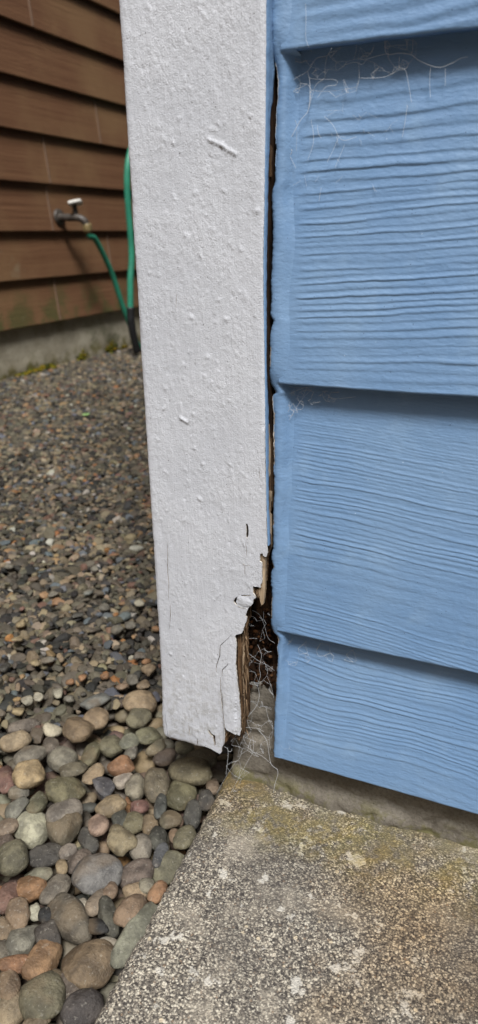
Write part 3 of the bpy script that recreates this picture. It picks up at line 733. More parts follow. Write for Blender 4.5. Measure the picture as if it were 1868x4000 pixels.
# ------------------------------------------------------------------ the brown house across the gravel
HX0 = -1.57; GZ = -.025
house = empty('brown_house', (-3.0, 3.0, 0))
tag(house, 'brown lap sided house on a concrete base across the gravel', 'house')
B0, BE, BT = .133, .1560, .015
JOINT = {8: 1.45, 6: None, 5: onX(123, 60, HX0)[1], 3: onX(391, 480, HX0)[1], 2: onX(188, 620, HX0)[1], 1: onX(203, 840, HX0)[1], 0: onX(433, 980, HX0)[1]}
def plank(y0, y1, zb, seed, hi=True, joint_end=False):
    top = zb+BE+.030
    if hi:
        a = np.linspace(max(y0, 1.15), min(y1, 2.95), max(2, int((min(y1, 2.95)-max(y0, 1.15))/.006)))
        ys = np.unique(np.concatenate([[y0], a, [y1]])); zs = np.concatenate([[zb], np.linspace(zb+.001, top, 84)])
    else: ys = np.array([y0, y1]); zs = np.array([zb, top])
    Y, Z = np.meshgrid(ys, zs)
    pr = ([(0, 4.5, .4), (.04, 5, .45), (.07, 7, .6), (.10, 10, .8), (.13, 8, .6), (.2, 6, .4)], RS.uniform(-.02, .02), .0075, .65)
    h = grain(Y*.5, Z-zb, pr, seed, 1.0) if hi else 0
    X = HX0-BT*(Z-zb)/BE+h-.0012*(1-sstep(Z, zb, zb+.002))
    ny, nx = Y.shape; Fr = np.stack([X, Y, Z], -1)
    un = np.stack([Fr[0], np.stack([np.full(nx, HX0-.008), ys, np.full(nx, zb)], -1)])
    V = np.concatenate([Fr.reshape(-1, 3), un.reshape(-1, 3)]); F = [grid_faces(ny, nx), grid_faces(2, nx, ny*nx)[:, ::-1]]
    for c, col_ in ((0, 0), (1, nx-1)):
        e = np.concatenate([Fr[:, col_], np.stack([HX0-BT*(zs-zb)/BE-.008, np.full(ny, ys[col_]), zs], -1)]); s = len(V); V = np.concatenate([V, e])
        g = grid_faces(2, ny, s); F.append(g if c else g[:, ::-1])
    return raw_mesh('siding_plank', V, np.concatenate(F), mats=[BROWN])
CAULKB = m_plain('brown_joint_caulk', (.17, .105, .068), .6, .15)
JT = {6: onX(123, 60, HX0)[1]}
joints = {}
for (u, v) in ((123, 40), (388, 480), (188, 620), (203, 850), (433, 990), (230, 1180)):
    p = onX(u, v, HX0); joints[int((p[2]-B0)//BE)] = p[1]
for r in range(9):
    zb = B0+BE*r; ends = [-4.0]+([joints[r]] if r in joints else [])+[9.0]
    for a, b in zip(ends[:-1], ends[1:]): child('siding_plank', plank(a+.0006, b-.0006, zb, 100+r*7+int(a*10)), house)
    if r in joints:
        y = joints[r]; me = box_mesh('joint_caulk', (-.0022, -.0045, .002), (.0022, .0045, BE-.004), .0012)
        c = child('joint_caulk', me, house, CAULKB); 
        c.matrix_parent_inverse = Matrix.Identity(4); c.location = Vector((HX0+.0006, y, zb))-Vector(house.location); c.rotation_euler = (0, -math.atan2(BT, BE), 0)
def upper_brown():
    V = []; F = []; z = B0+BE*9; k = 0
    while z < 3.2:
        V += [(HX0, -4.0, z), (HX0, 9.0, z), (HX0-BT, -4.0, z+BE), (HX0-BT, 9.0, z+BE), (HX0-BT-.001, -4.0, z), (HX0-BT-.001, 9.0, z)]
        F += [(6*k, 6*k+1, 6*k+3, 6*k+2), (6*k+4, 6*k+5, 6*k+1, 6*k)]; z += BE; k += 1
    return raw_mesh('upper_siding', V, F, False, [BROWN])
child('upper_siding', upper_brown(), house)
child('wall', box_mesh('wall', (-5.0, -4.0, B0-.01), (HX0-BT-.014, 9.0, 3.2)), house, BROWN)
def base_wall():
    ys = np.concatenate([[-4.0, -2.0], np.linspace(.2, 4.2, 390), np.linspace(4.5, 9.0, 8)]); zs = np.linspace(-.12, B0+.02, 40); Y, Z = np.meshgrid(ys, zs)
    X = HX0-BT-.006+.003*fbm(Y*9, Z*9, 33)+.001*fbm(Y*60, Z*60, 34)
    return raw_mesh('foundation', np.stack([X, Y, Z], -1).reshape(-1, 3), grid_faces(40, 400), mats=[m_base()])
def m_base():
    t = NT('stained_concrete_base'); n = t.noise(6, 6, .65); f = t.noise(120, 5, .7)
    col = t.mix(t.mapr(n, .35, .65), (.30, .265, .195), (.44, .40, .31))
    col = t.mix(t.math('MULTIPLY', t.mapr(f, .45, .7), .4), col, (.13, .11, .08))
    x, y, z = t.sep()
    g = t.math('MULTIPLY', t.mapr(t.noise(7, 5, .7), .50, .62), t.mapr(z, .09, -.02, .35, 1.0))
    col = t.mix(t.math('MULTIPLY', g, .8), col, (.10, .11, .045))
    yl = t.math('MULTIPLY', t.mapr(z, .035, -.025), t.mapr(t.noise(14, 5, .7), .40, .58))
    col = t.mix(t.math('MULTIPLY', yl, .85), col, (.11, .09, .015))
    return t.out(col, .92, t.bump(f, .003, .6), .2)
child('foundation', base_wall(), house)

# ------------------------------------------------------------------ stones
def ico(sub):
    bm = bmesh.new(); bmesh.ops.create_icosphere(bm, subdivisions=sub, radius=1)
    V = np.array([v.co[:] for v in bm.verts]); F = np.array([[v.index for v in f.verts] for f in bm.faces]); bm.free(); return V, F
ICO = {k: ico(k) for k in (1, 2, 3, 4)}
def stone_shape(sub, seed, knob=.10, boxy=.25, cuts=2, rs=None):
    V, F = ICO[sub]; rs = rs or np.random.RandomState(seed); V = V.copy()
    p = 2+boxy*rs.uniform(.3, 2.2); V /= (np.abs(V)**p).sum(1)[:, None]**(1/p)
    for k in range(cuts):                                  # softly flattened sides
        n = rs.normal(size=3); n /= np.linalg.norm(n); d = V@n; lim = rs.uniform(.50, .78) if cuts > 4 else rs.uniform(.60, .86)
        over = np.clip(d-lim, 0, None); V -= n*(over*(rs.uniform(.85, 1.0) if cuts > 4 else rs.uniform(.5, .9)))[:, None]
    w = 0
    for k, (fr, am) in enumerate(((1.1, 1.0), (2.1, .45), (4.5, .16))):
        a, b = rs.uniform(-50, 50, 2)
        w = w+am*(pn(V[:, 0]*fr+a, V[:, 1]*fr+b, 1)+pn(V[:, 1]*fr+b, V[:, 2]*fr-a, 2)+pn(V[:, 2]*fr+a*.5, V[:, 0]*fr+b*.3, 3))/1.6
    return V*(1+knob*2*w)[:, None], F
PAL = {'grey': (126, 121, 108), 'blue grey': (118, 121, 116), 'tan': (150, 128, 98), 'olive': (116, 110, 84), 'mauve brown': (112, 99, 86), 'orange': (154, 110, 68), 'rust red': (124, 84, 72), 'yellow tan': (166, 146, 104),
 'dark grey': (84, 82, 76), 'charcoal': (48, 48, 50), 'slate': (92, 96, 99), 'pale cream': (176, 170, 148), 'pink': (150, 128, 106), 'brown': (132, 108, 84)}
_c = dict(g='grey', b='blue grey', t='tan', o='olive', m='mauve brown', O='orange', r='rust red', y='yellow tan', d='dark grey', c='charcoal', s='slate', p='pale cream', k='pink', n='brown')
# readings of the enlarged photograph: x, y, half width, half height, turn (clockwise), colour
ST5 = [(440, 50, 75, 40, -15, 'b'), (660, 50, 80, 48, 10, 't'), (650, 125, 58, 40, -20, 'o'), (700, 208, 64, 46, -15, 'o'), (455, 130, 58, 52, 20, 't'), (370, 175, 75, 70, 0, 'n'), (248, 182, 45, 32, -10, 'p'), (110, 165, 75, 35, -10, 'g'),
 (75, 230, 78, 45, -5, 't'), (240, 255, 40, 45, 0, 'm'), (140, 300, 75, 60, -10, 'g'), (290, 320, 72, 60, -15, 'g'), (430, 300, 42, 55, 20, 'o'), (523, 258, 55, 52, 0, 'o'), (604, 236, 52, 33, 0, 'g'), (618, 290, 38, 28, 10, 'g'), (570, 345, 70, 40, 5, 'O'),
 (735, 265, 55, 25, -25, 'o'), (775, 308, 52, 42, -30, 'm'), (865, 265, 48, 28, 0, 'o'), (952, 318, 75, 42, 0, 'o'), (895, 378, 112, 62, 28, 'o'), (735, 440, 62, 76, 0, 'o'), (845, 490, 78, 70, 20, 'o'), (1000, 450, 33, 40, 0, 'm'), (970, 512, 42, 38, 0, 'd'),
 (905, 580, 44, 60, 10, 'd'), (143, 395, 80, 56, 0, 'y'), (25, 415, 45, 60, 0, 'r'), (90, 475, 55, 30, 0, 'g'), (80, 550, 60, 48, -20, 'g'), (175, 530, 42, 55, 20, 'o'), (300, 465, 104, 55, 0, 'o'), (345, 370, 72, 38, -5, 'o'), (440, 390, 42, 54, 25, 'y'),
 (485, 455, 48, 56, -20, 's'), (580, 415, 50, 38, -20, 'p'), (635, 450, 53, 58, 0, 'g'), (515, 540, 80, 50, -15, 't'), (655, 545, 46, 33, -5, 'r'), (755, 540, 30, 68, 5, 's'), (300, 572, 92, 58, -10, 'g'), (290, 638, 95, 78, -15, 'm'), (463, 625, 52, 52, 0, 'k'),
 (560, 600, 42, 45, 0, 'd'), (620, 620, 65, 50, -15, 'o'), (705, 630, 42, 50, 0, 'n'), (800, 605, 50, 42, -10, 'o'), (838, 612, 28, 24, 0, 'n'), (140, 645, 85, 75, 0, 'p'), (35, 640, 55, 45, 0, 'k'), (20, 722, 50, 45, 0, 'm'), (415, 700, 40, 62, -15, 'd'),
 (565, 702, 66, 75, -20, 't'), (665, 735, 60, 58, 0, 'g'), (740, 690, 45, 50, 0, 'd'), (825, 682, 35, 45, 0, 'n'), (872, 690, 50, 60, 28, 'o')]
ST6 = [(210, 48, 90, 52, 5, 'd'), (320, 33, 42, 33, 0, 'g'), (755, 48, 32, 55, 15, 's'), (60, 62, 70, 70, 0, 'o'), (370, 78, 68, 48, -20, 'm'), (455, 145, 118, 92, -12, 'b'), (650, 132, 90, 62, -8, 'm'), (185, 142, 65, 34, 0, 'g'), (290, 105, 30, 35, 0, 't'),
 (140, 205, 78, 72, -20, 'O'), (262, 212, 52, 84, 35, 'g'), (35, 250, 50, 70, 20, 'r'), (88, 335, 64, 64, 0, 'n'), (165, 315, 28, 40, 0, 'p'), (215, 330, 38, 35, 0, 'c'), (335, 345, 72, 132, -22, 'm'), (398, 283, 27, 36, -20, 'p'), (460, 268, 42, 74, 30, 'k'),
 (512, 342, 44, 82, -8, 'd'), (452, 385, 38, 68, -30, 'c'), (620, 318, 82, 68, -38, 'n'), (635, 225, 66, 42, -10, 't'), (742, 222, 36, 56, 30, 'O'), (790, 105, 62, 92, 38, 'o'), (640, 415, 58, 160, 33, 'g'), (110, 445, 72, 84, 30, 'g'), (230, 425, 60, 70, -10, 'd'),
 (10, 495, 35, 60, 0, 'm'), (20, 400, 45, 55, 0, 'n'), (510, 455, 45, 20, 15, 'g'), (420, 560, 128, 110, 10, 'n'), (205, 552, 78, 105, 30, 'O'), (75, 560, 76, 36, 5, 'O'), (40, 660, 58, 80, 0, 'n'), (65, 760, 70, 95, 35, 't'), (325, 668, 58, 78, 15, 'm'),
 (265, 620, 35, 38, 0, 'n'), (200, 725, 103, 96, 0, 'o'), (390, 772, 105, 78, -20, 'd'), (175, 832, 70, 26, 0, 'n'), (520, 215, 36, 40, 0, 'n'), (690, 190, 40, 38, 0, 'g'), (-60, 300, 80, 70, 10, 'g'), (-70, 560, 80, 90, 0, 'o'), (-90, 120, 90, 70, 0, 'm'), (-70, 760, 85, 70, 20, 'g')]
ST = [(.8313*a, 2700+.8313*b, .8313*w, .8313*h, r, c) for a, b, w, h, r, c in ST5]+[(.8313*a, 3300+.8313*b, .8313*w, .8313*h, r, c) for a, b, w, h, r, c in ST6]
SPECIAL = {(370, 175): 'round pitted brown river stone at the edge of the gravel', (570, 345): 'smooth flat orange oval river stone among olive cobbles', (655, 545): 'small rust red river stone beside a thin slate sliver',
 (895, 378): 'long olive river stone lying just below the broken board end', (143, 395): 'yellow tan lumpy river stone beside the rust red one', (140, 645): 'pale cream speckled round river stone, largest of the pale ones', (25, 415): 'rounded rust red river stone beside a yellow tan stone'}
SPECIAL6 = {(455, 145): 'large smooth blue grey river stone among brown cobbles', (420, 560): 'largest brown speckled river stone near the slab edge', (205, 552): 'tall orange brown river stone leaning on the largest brown stone', (75, 560): 'knobbly orange pitted river stone lying flat',
 (335, 345): 'long mauve brown river stone slanting beside the charcoal stones', (398, 283): 'tiny pale bluish pebble tucked between larger stones', (640, 415): 'long grey river stone lying along the slab edge', (140, 205): 'rounded orange brown river stone beside an olive grey oval one',
 (200, 725): 'big round olive grey river stone beside a mauve one', (390, 772): 'broad dark grey river stone against the slab edge'}
keys = [SPECIAL.get((a, b)) for a, b, *_ in ST5]+[SPECIAL6.get((a, b)) for a, b, *_ in ST6]
GRP = 'river stones in the border beside the slab'
placed = []; stones = []
for i, (u, v, w, h, turn, c) in enumerate(ST):
    rs = np.random.RandomState(500+i)
    zc = -.024+rs.uniform(-.004, .004)
    P = onZ(u, v, zc); d = P-CAM; dist = float(d@FWD); e = math.asin(-d[2]/np.linalg.norm(d))
    s = dist/FPX
    w, h = w*s*.97, h*s*.97
    # ground axes seen from here: right and away
    away = np.array([d[0], d[1], 0]); away /= np.linalg.norm(away); rt = np.array([away[1], -away[0], 0])
    ca, sa = math.cos(math.radians(turn)), math.sin(math.radians(turn))
    c3 = .66*min(w, h)*rs.uniform(.95, 1.15)
    # half length of a screen axis that points (sx, sy): undo the slant for its depth component
    def ground(px, py, L):
        k = math.sqrt(max(.3, (math.sin(e)**2)+(.55*math.cos(e))**2*.6))
        return L*(rt*px + away*(-py)/k)
    A = ground(ca, sa, w); B = ground(-sa, ca, h)
    # symmetric frame from the two directions
    a1 = np.linalg.norm(A); xa = A/a1; B = B-xa*(B@xa); b1 = np.linalg.norm(B); yb = B/b1
    za = np.cross(xa, yb)
    if za[2] < 0: yb = -yb; za = -za
    kn = rs.uniform(.07, .13); cuts = rs.randint(1, 5); bx = rs.uniform(.1, .5)
    if c == 's': bx, cuts, kn = .5, 4, .10
    if keys[i] and ('pitted' in keys[i]): kn = .17
    V, F = stone_shape(3, 900+i, kn, bx, cuts)
    V = V*np.array([a1, b1, c3])
    tilt = Matrix.Rotation(rs.normal()*.14, 3, 'X') @ Matrix.Rotation(rs.normal()*.14, 3, 'Y')
    M3 = np.array([xa, yb, za]).T @ np.array(tilt)
    V = V@M3.T
    placed.append((P, max(a1, b1), c3))
    col = np.array(lin(*PAL[_c[c]], .80)); col = col*.66+col.mean()*.34*np.array([1.06, 1.0, .90]); col = col*rs.uniform(.88, 1.1)*(1+rs.uniform(-.05, .05, 3))
    me = raw_mesh('river_stone', V, F, mats=[STONE]); o = obj('river_stone', me); o.location = P
    o.color = (*col, 1)
    size = 'small' if a1+b1 < .022 else 'medium' if a1+b1 < .033 else 'large'
    asp = max(a1, b1)/min(a1, b1); shp = 'round' if asp < 1.25 else 'oval' if asp < 1.75 else 'elongated'
    stones.append((o, P, f'{size} {shp} {_c[c]}', f'{size} {_c[c]}', keys[i]))
for o, P, full, short, special in stones:
    if special: tag(o, special, 'stone', GRP); continue
    near = sorted((float(np.linalg.norm(q[1]-P)), k) for k, q in enumerate(stones) if q[0] is not o)[:2]
    n1, n2 = (stones[k][3] for _, k in near)
    tag(o, f'{full} river stone beside {n1} and {n2} ones', 'stone', GRP)
# distinct larger chips at the edge of the gravel
ST4 = [(935, 440, 38, 33, 0, 'p', 'pale white chip standing out in the grey gravel'), (765, 113, 40, 14, -5, 'O', 'flat bright orange chip lying on the grey gravel'), (145, 575, 42, 28, -10, 'y', 'tan yellow chip lying in the grey gravel'), (930, 795, 48, 34, -15, 's', 'dark slate chip in the gravel beside the white board'),
 (985, 830, 38, 26, 0, 'O', 'orange tan chip touching a dark slate chip'), (1000, 895, 58, 52, 10, 't', 'blocky tan stone in the gravel beside the white board'), (710, 925, 38, 30, -10, 'O', 'rounded orange chip in the gravel above a blue grey cobble'), (120, 1165, 48, 38, 10, 'y', 'yellow tan chip at the border of gravel and cobbles'), (180, 1098, 44, 36, -10, 'p', 'pale cream chip at the border of gravel and cobbles'),
 (255, 1070, 42, 38, 0, 'p', 'pale cream chip at the border of gravel and cobbles'), (385, 1040, 36, 44, 15, 'p', 'pale cream chip at the border of gravel and cobbles'), (470, 965, 32, 26, 0, 'O', 'small orange chip in the gravel'), (550, 940, 40, 22, -20, 'O', 'small orange chip in the gravel'), (320, 820, 50, 26, 0, 'g', 'grey chip bedded in the gravel'), (405, 805, 28, 36, 0, 't', 'tan chip bedded in the gravel'),
 (885, 955, 50, 42, -10, 'g', 'grey chip bedded in the gravel'), (965, 985, 46, 38, 0, 't', 'tan chip bedded in the gravel'), (465, 1085, 38, 34, 0, 'g', 'grey chip bedded in the gravel'), (1045, 610, 30, 26, 0, 'O', 'small orange chip in the gravel'), (640, 210, 34, 30, 0, 'g', 'grey chip bedded in the gravel'), (480, 265, 44, 18, -35, 't', 'tan chip bedded in the gravel'),
 (115, 680, 44, 22, 20, 'y', 'pale yellow flake lying in the grey gravel'), (880, 590, 44, 36, 0, 'g', 'grey chip bedded in the gravel'), (790, 620, 42, 40, 0, 'g', 'grey chip bedded in the gravel'), (240, 840, 34, 28, 0, 'y', 'yellow chip lying in the gravel'), (120, 1000, 20, 34, 0, 'k', 'pink chip lying in the gravel'), (30, 870, 46, 36, 10, 'd', 'dark grey chip bedded in the gravel'), (820, 1000, 48, 24, 0, 'n', 'brown chip bedded in the gravel'),
 (560, 1050, 20, 16, 0, 'd', 'dark grey chip bedded in the gravel'), (230, 280, 40, 24, -10, 'n', 'brown chip bedded in the gravel'), (60, 190, 36, 28, 0, 'g', 'grey chip bedded in the gravel'), (360, 380, 40, 26, 10, 'g', 'grey chip bedded in the gravel'), (600, 370, 36, 26, 0, 'b', 'blue grey chip bedded in the gravel'), (700, 470, 36, 40, 0, 'g', 'grey chip bedded in the gravel'), (520, 520, 44, 22, 0, 'd', 'dark grey chip bedded in the gravel')]
for i, (a, b, w, h, turn, c, lab) in enumerate(ST4):
    if sum(q[6] == lab for q in ST4) > 1:
        nb = sorted((math.hypot(q[0]-a, q[1]-b), _c[q[5]]) for q in ST4 if q[:2] != (a, b))
        lab = ('thin ' if max(w, h)/min(w, h) > 1.6 else 'blocky ' if max(w, h)/min(w, h) < 1.25 else 'oval ')+lab.replace('small ', '').replace('at the border of gravel and cobbles', 'bordering the cobbles')+f' near {nb[0][1]} and {nb[1][1]} chips'
    rs = np.random.RandomState(1500+i); u, v = .5819*a, 2100+.5819*b
    P = onZ(u, v, -.021); d = P-CAM; s = float(d@FWD)/FPX*.5819; e = math.asin(-d[2]/np.linalg.norm(d))
    away = np.array([d[0], d[1], 0]); away /= np.linalg.norm(away); rt = np.array([away[1], -away[0], 0])
    V, F = stone_shape(2, 1700+i, .13, .5, 5)
    V = V*np.array([w*s, h*s/max(.75, math.sin(e)), min(w, h)*s*.62])
    r = math.radians(-turn); R3 = np.array([[math.cos(r), -math.sin(r), 0], [math.sin(r), math.cos(r), 0], [0, 0, 1]])
    V = (V@R3.T)@np.array([rt, away, [0, 0, 1]])
    o = obj('gravel_chip', raw_mesh('gravel_chip', V, F, True, [STONE])); o.location = P
    cc = np.array(lin(*PAL[_c[c]], .72)); o.color = (*(cc*.75+cc.mean()*.25), 1); tag(o, lab, 'stone', 'larger chips in the gravel')
    placed.append((P, w*s, min(w, h)*s*.6))

def stone_field(name, C, S, cols, sub, mat, seed, knob, boxy, cuts, smooth, flat=(.45, .75)):
    """many stones as one mesh: centres C, sizes S"""
    rs = np.random.RandomState(seed); lib = [stone_shape(sub, seed+k, knob, boxy, cuts) for k in range(24)]
    n = len(C); nv = len(ICO[sub][0]); F0 = ICO[sub][1]
    V = np.empty((n, nv, 3)); pick = rs.randint(0, 24, n)
    base = np.stack([l[0] for l in lib])[pick]
    sx = rs.uniform(.8, 1.45, n); sy_ = rs.uniform(.7, 1.05, n); sz = rs.uniform(*flat, n)
    base = base*np.stack([sx, sy_, sz], -1)[:, None]*S[:, None, None]
    a = rs.uniform(0, 2*np.pi, n); b = rs.normal(0, .28, n); g = rs.normal(0, .28, n)
    cz, sz_, cy, sy2, cx, sx2 = np.cos(a), np.sin(a), np.cos(b), np.sin(b), np.cos(g), np.sin(g)
    R = np.empty((n, 3, 3)); R[:, 0, 0] = cz*cy; R[:, 0, 1] = cz*sy2*sx2-sz_*cx; R[:, 0, 2] = cz*sy2*cx+sz_*sx2
    R[:, 1, 0] = sz_*cy; R[:, 1, 1] = sz_*sy2*sx2+cz*cx; R[:, 1, 2] = sz_*sy2*cx-cz*sx2; R[:, 2, 0] = -sy2; R[:, 2, 1] = cy*sx2; R[:, 2, 2] = cy*cx
    V = np.einsum('nij,nkj->nki', R, base)+C[:, None]
    F = (F0[None]+(np.arange(n)*nv)[:, None, None]).reshape(-1, 3)
    me = raw_mesh(name, V.reshape(-1, 3), F, smooth, [mat])
    at = me.attributes.new('tint', 'FLOAT_COLOR', 'POINT')
    c4 = np.concatenate([np.repeat(cols, nv, 0), np.ones((n*nv, 1))], 1).astype(np.float32); at.data.foreach_set('color', c4.ravel())
    return me
def palette(n, rs, table, k):
    nm = [t[0] for t in table]; p = np.array([t[1] for t in table], float); p /= p.sum()
    idx = rs.choice(len(nm), n, p=p); C = np.array([lin(*t) for t in nm])[idx]*k
    return C*rs.uniform(.7, 1.25, (n, 1))*(1+rs.uniform(-.06, .06, (n, 3)))
GTAB = [((108, 100, 84), 30), ((88, 81, 69), 24), ((56, 54, 50), 20), ((140, 126, 102), 16), ((156, 140, 116), 6), ((158, 128, 92), 4.0), ((172, 120, 74), 1.2), ((120, 92, 78), 4), ((104, 108, 112), 6), ((178, 172, 158), 2)]
STAB = [((118, 112, 96), 30), ((140, 124, 98), 20), ((100, 92, 80), 16), ((112, 95, 84), 12), ((84, 82, 76), 10), ((150, 112, 78), 6), ((160, 152, 130), 5)]
rs = np.random.RandomState(77)
def border(x, y):                                      # gravel beyond this line, cobbles before it
    p0, p1 = np.array([-.300, -.005]), np.array([-.175, .150]); d = p1-p0; n = np.array([-d[1], d[0]])/np.linalg.norm(d)
    return (x-p0[0])*n[0]+(y-p0[1])*n[1]+.018*pn(np.asarray(x)*14, np.asarray(y)*14, 44)
def jitter_grid(x0, x1, y0, y1, st):
    gx, gy = np.meshgrid(np.arange(x0, x1, st), np.arange(y0, y1, st)); n = gx.size
    return gx.ravel()+rs.uniform(-.5, .5, n)*st, gy.ravel()+rs.uniform(-.5, .5, n)*st
def clear_of(x, y, f=.8):
    k = np.ones(len(x), bool)
    for P, a, c in placed: k &= (x-P[0])**2+(y-P[1])**2 > (a*f)**2
    return k
# gravel, near (rounder chips) and far
gx, gy = jitter_grid(-.95, -.095, -.10, 1.0, .0078); near = (border(gx, gy) > -.010) & ((gx < -.10) | (gy < .0))
gx, gy = gx[near], gy[near]
lay = rs.rand(len(gx)); S = rs.lognormal(math.log(.0062), .30, len(gx)).clip(.003, .0115)
gz = -.034+.003*fbm(gx*7, gy*7, 48)+lay*.007-S*.25
okk = clear_of(gx, gy, .75); gx, gy, gz, S = gx[okk], gy[okk], gz[okk], S[okk]
me1 = stone_field('gravel', np.stack([gx, gy, gz], -1), S, palette(len(gx), rs, GTAB, .60), 2, GRAVEL, 31, .12, .5, 9, False)
tag(obj('gravel', me1), 'dark grey and tan crushed gravel between the two buildings', 'gravel', kind='stuff')
fx, fy = jitter_grid(HX0+.004, -.10, .2, 3.3, .0098); far = ((fy > 1.0) | (fx < -.95)) & (fx > -.15-.62*(fy+.2)-.6) & (fy > -.9*(fx+.55)+.12)
fx, fy = fx[far], fy[far]; S = rs.lognormal(math.log(.0072), .30, len(fx)).clip(.004, .013)
fz = -.033+.003*fbm(fx*7, fy*7, 48)+rs.rand(len(fx))*.007-S*.25
me2 = stone_field('gravel', np.stack([fx, fy, fz], -1), S, palette(len(fx), rs, GTAB, .60), 1, GRAVEL, 41, .18, .4, 1, False)
tag(obj('gravel', me2), 'gravel farther back along the brown house wall', 'gravel', kind='stuff')
# pebbles filling in under and around the cobbles
px_, py_ = jitter_grid(-.75, -.03, -.75, .30, .0135); k = (border(px_, py_) < .012) & (px_ < slab_edge(py_)-.008) & ((py_ < .02) | (px_ < -.055))
px_, py_ = px_[k], py_[k]; S = rs.uniform(.0065, .012, len(px_)); pz = -.053+rs.rand(len(px_))*.008
me3 = stone_field('pebble_bed', np.stack([px_, py_, pz], -1), S, palette(len(px_), rs, STAB, .8), 2, PEBBLE, 51, .09, .25, 2, True)
tag(obj('pebble_bed', me3), 'small pebbles packed beneath the river stones', 'pebbles', kind='stuff')

# added ring of trees, out of view, blocking low sky to deepen lap shadows
def added_tree_ring():
    n = 9000; a = rs.uniform(0, 2*math.pi, n); r = rs.uniform(15, 19, n)
    z = rs.uniform(0, 1, n)**.8*(6.5+2.2*pn(a*5, a*0, 3)+1.2*pn(a*17, a*0, 4))
    C = np.stack([r*np.cos(a), r*np.sin(a), z], -1)
    return stone_field('added_tree_ring', C, rs.uniform(.3, .75, n), palette(n, rs, [((58, 70, 40), 5), ((44, 56, 34), 5), ((76, 82, 50), 3)], .8), 1, m_attr('added_foliage', .9, 3, .1), 81, .35, .1, 0, False, (.6, 1.0))
tag(obj('added_tree_ring', added_tree_ring()), 'added ring of dark green trees, out of view, blocking low sky light', 'trees', kind='stuff')

# ------------------------------------------------------------------ moss, hose, tap, seedling, leaf
def moss():
    ys = rs.uniform(1.2, 3.2, 2600); keep = (fbm(ys*3.2, ys*0, 91) > -.10-.35*(ys-1.9)); ys = ys[keep]; n = len(ys)
    C = np.stack([HX0-.006+np.abs(rs.normal(0, .010, n)), ys, -.028+np.abs(rs.normal(0, .012, n))*sstep(ys, 1.3, 2.2)], -1)
    S = rs.uniform(.004, .010, n); col = palette(n, rs, [((104, 96, 26), 5), ((78, 84, 30), 4), ((128, 108, 30), 3), ((58, 56, 26), 3)], .75)
    return stone_field('moss', C, S, col, 1, m_attr('moss_tufts', .95, 600, .1), 61, .3, .1, 0, True)
tag(obj('moss', moss()), 'yellow green moss along the foot of the brown house', 'moss', kind='stuff')

hx1 = HX0+.085
tp = onX(240, 850, HX0+.02)
tapo = empty('hose_bib', tp); tag(tapo, 'hose bib with white oval handle on the brown siding', 'tap')
def tpart(name, me, mat): return child(name, me, tapo, mat)
e0 = onX(232, 848, HX0); e1 = np.array([HX0+.075, e0[1]+.012, e0[2]-.004]); e2 = np.array([HX0+.100, e1[1]+.012, e1[2]-.03])
tpart('spout', tube_mesh('spout', spline([e0, (e0+e1)/2, e1, (e1+e2)/2+np.array([.008, 0, .004]), e2], 6), [.013]*25, 14), BRASS)
tpart('flange', tube_mesh('flange', [e0+np.array([-.012, 0, 0]), e0+np.array([.0, 0, 0]), e0+np.array([.004, 0, 0])], [.028, .028, .026], 20), BRASS)
st1 = e1+np.array([-.012, 0, .045]); tpart('stem', tube_mesh('stem', [e1+np.array([-.012, 0, 0]), e1+np.array([-.012, 0, .02]), st1], [.012, .010, .007], 12), BRASS)
def handle():
    n = 32; V = []; F = []
    for k in range(n):
        a = 2*np.pi*k/n; w = 1+.10*math.cos(4*a)
        for (r, z) in ((.55, -.004), (1.0, -.006), (1.08, 0), (1.0, .006), (.5, .008)): V.append((.021*r*w*math.cos(a), .034*r*w*math.sin(a), z))
    for k in range(n):
        for j in range(4): F.append((k*5+j, ((k+1) % n)*5+j, ((k+1) % n)*5+j+1, k*5+j+1))
    V += [(0, 0, .008), (0, 0, -.004)]; F3 = [(k*5+4, ((k+1) % n)*5+4, 5*n) for k in range(n)]+[(((k+1) % n)*5, k*5, 5*n+1) for k in range(n)]
    A = np.array(V)@np.array(Matrix.Rotation(-.35, 3, 'Y')).T+st1+np.array([.004, 0, .004])
    return raw_mesh('handle', A, [F, F3])
tpart('handle', handle(), OFFWHITE)
h_pts = [e2+np.array([0, 0, .004]), e2+np.array([.004, .006, -.03])]+[onX(u, v, HX0+x) for u, v, x in ((372, 935, .105), (405, 995, .105), (440, 1075, .105), (475, 1180, .11), (508, 1270, .115), (545, 1352, .12), (590, 1420, .13))]
h_pts[-1][2] = max(h_pts[-1][2], -.015)
tag(obj('garden_hose', tube_mesh('garden_hose', spline(h_pts, 10), .0105, 14), mat=GREEN), 'green hose running down from the white handled tap', 'hose')
hose1 = bpy.data.objects['garden_hose']
obj('coupling', tube_mesh('coupling', [e2+np.array([0, 0, .010]), e2+np.array([.0005, .0005, .006]), e2+np.array([.001, .002, -.010]), e2+np.array([.002, .003, -.022])], [.0155, .0165, .0165, .0135], 12), hose1, m_plain('coupling_brass', (.20, .15, .07), .4, .2))
hose2 = tag(obj('garden_hose', tube_mesh('garden_hose', spline([onX(u, v, HX0+x) for u, v, x in ((660, 640, .02), (640, 560, .05), (600, 525, .12), (535, 545, .16), (506, 610, .16), (497, 700, .16), (502, 810, .16), (511, 920, .16), (515, 1010, .16), (510, 1090, .16), (510, 1150, .16), (510, 1205, .16))], 10), .0125, 14), mat=GREEN), 'second green hose hanging upright with a black lower end', 'hose')
hk = onX(640, 560, HX0+.02)
obj('hanger', tube_mesh('hanger', [hk+np.array([-.03, 0, -.02]), hk+np.array([.02, 0, -.02]), hk+np.array([.05, 0, -.018]), hk+np.array([.06, 0, .01])], [.006, .006, .006, .005], 8), hose2, BLACK)
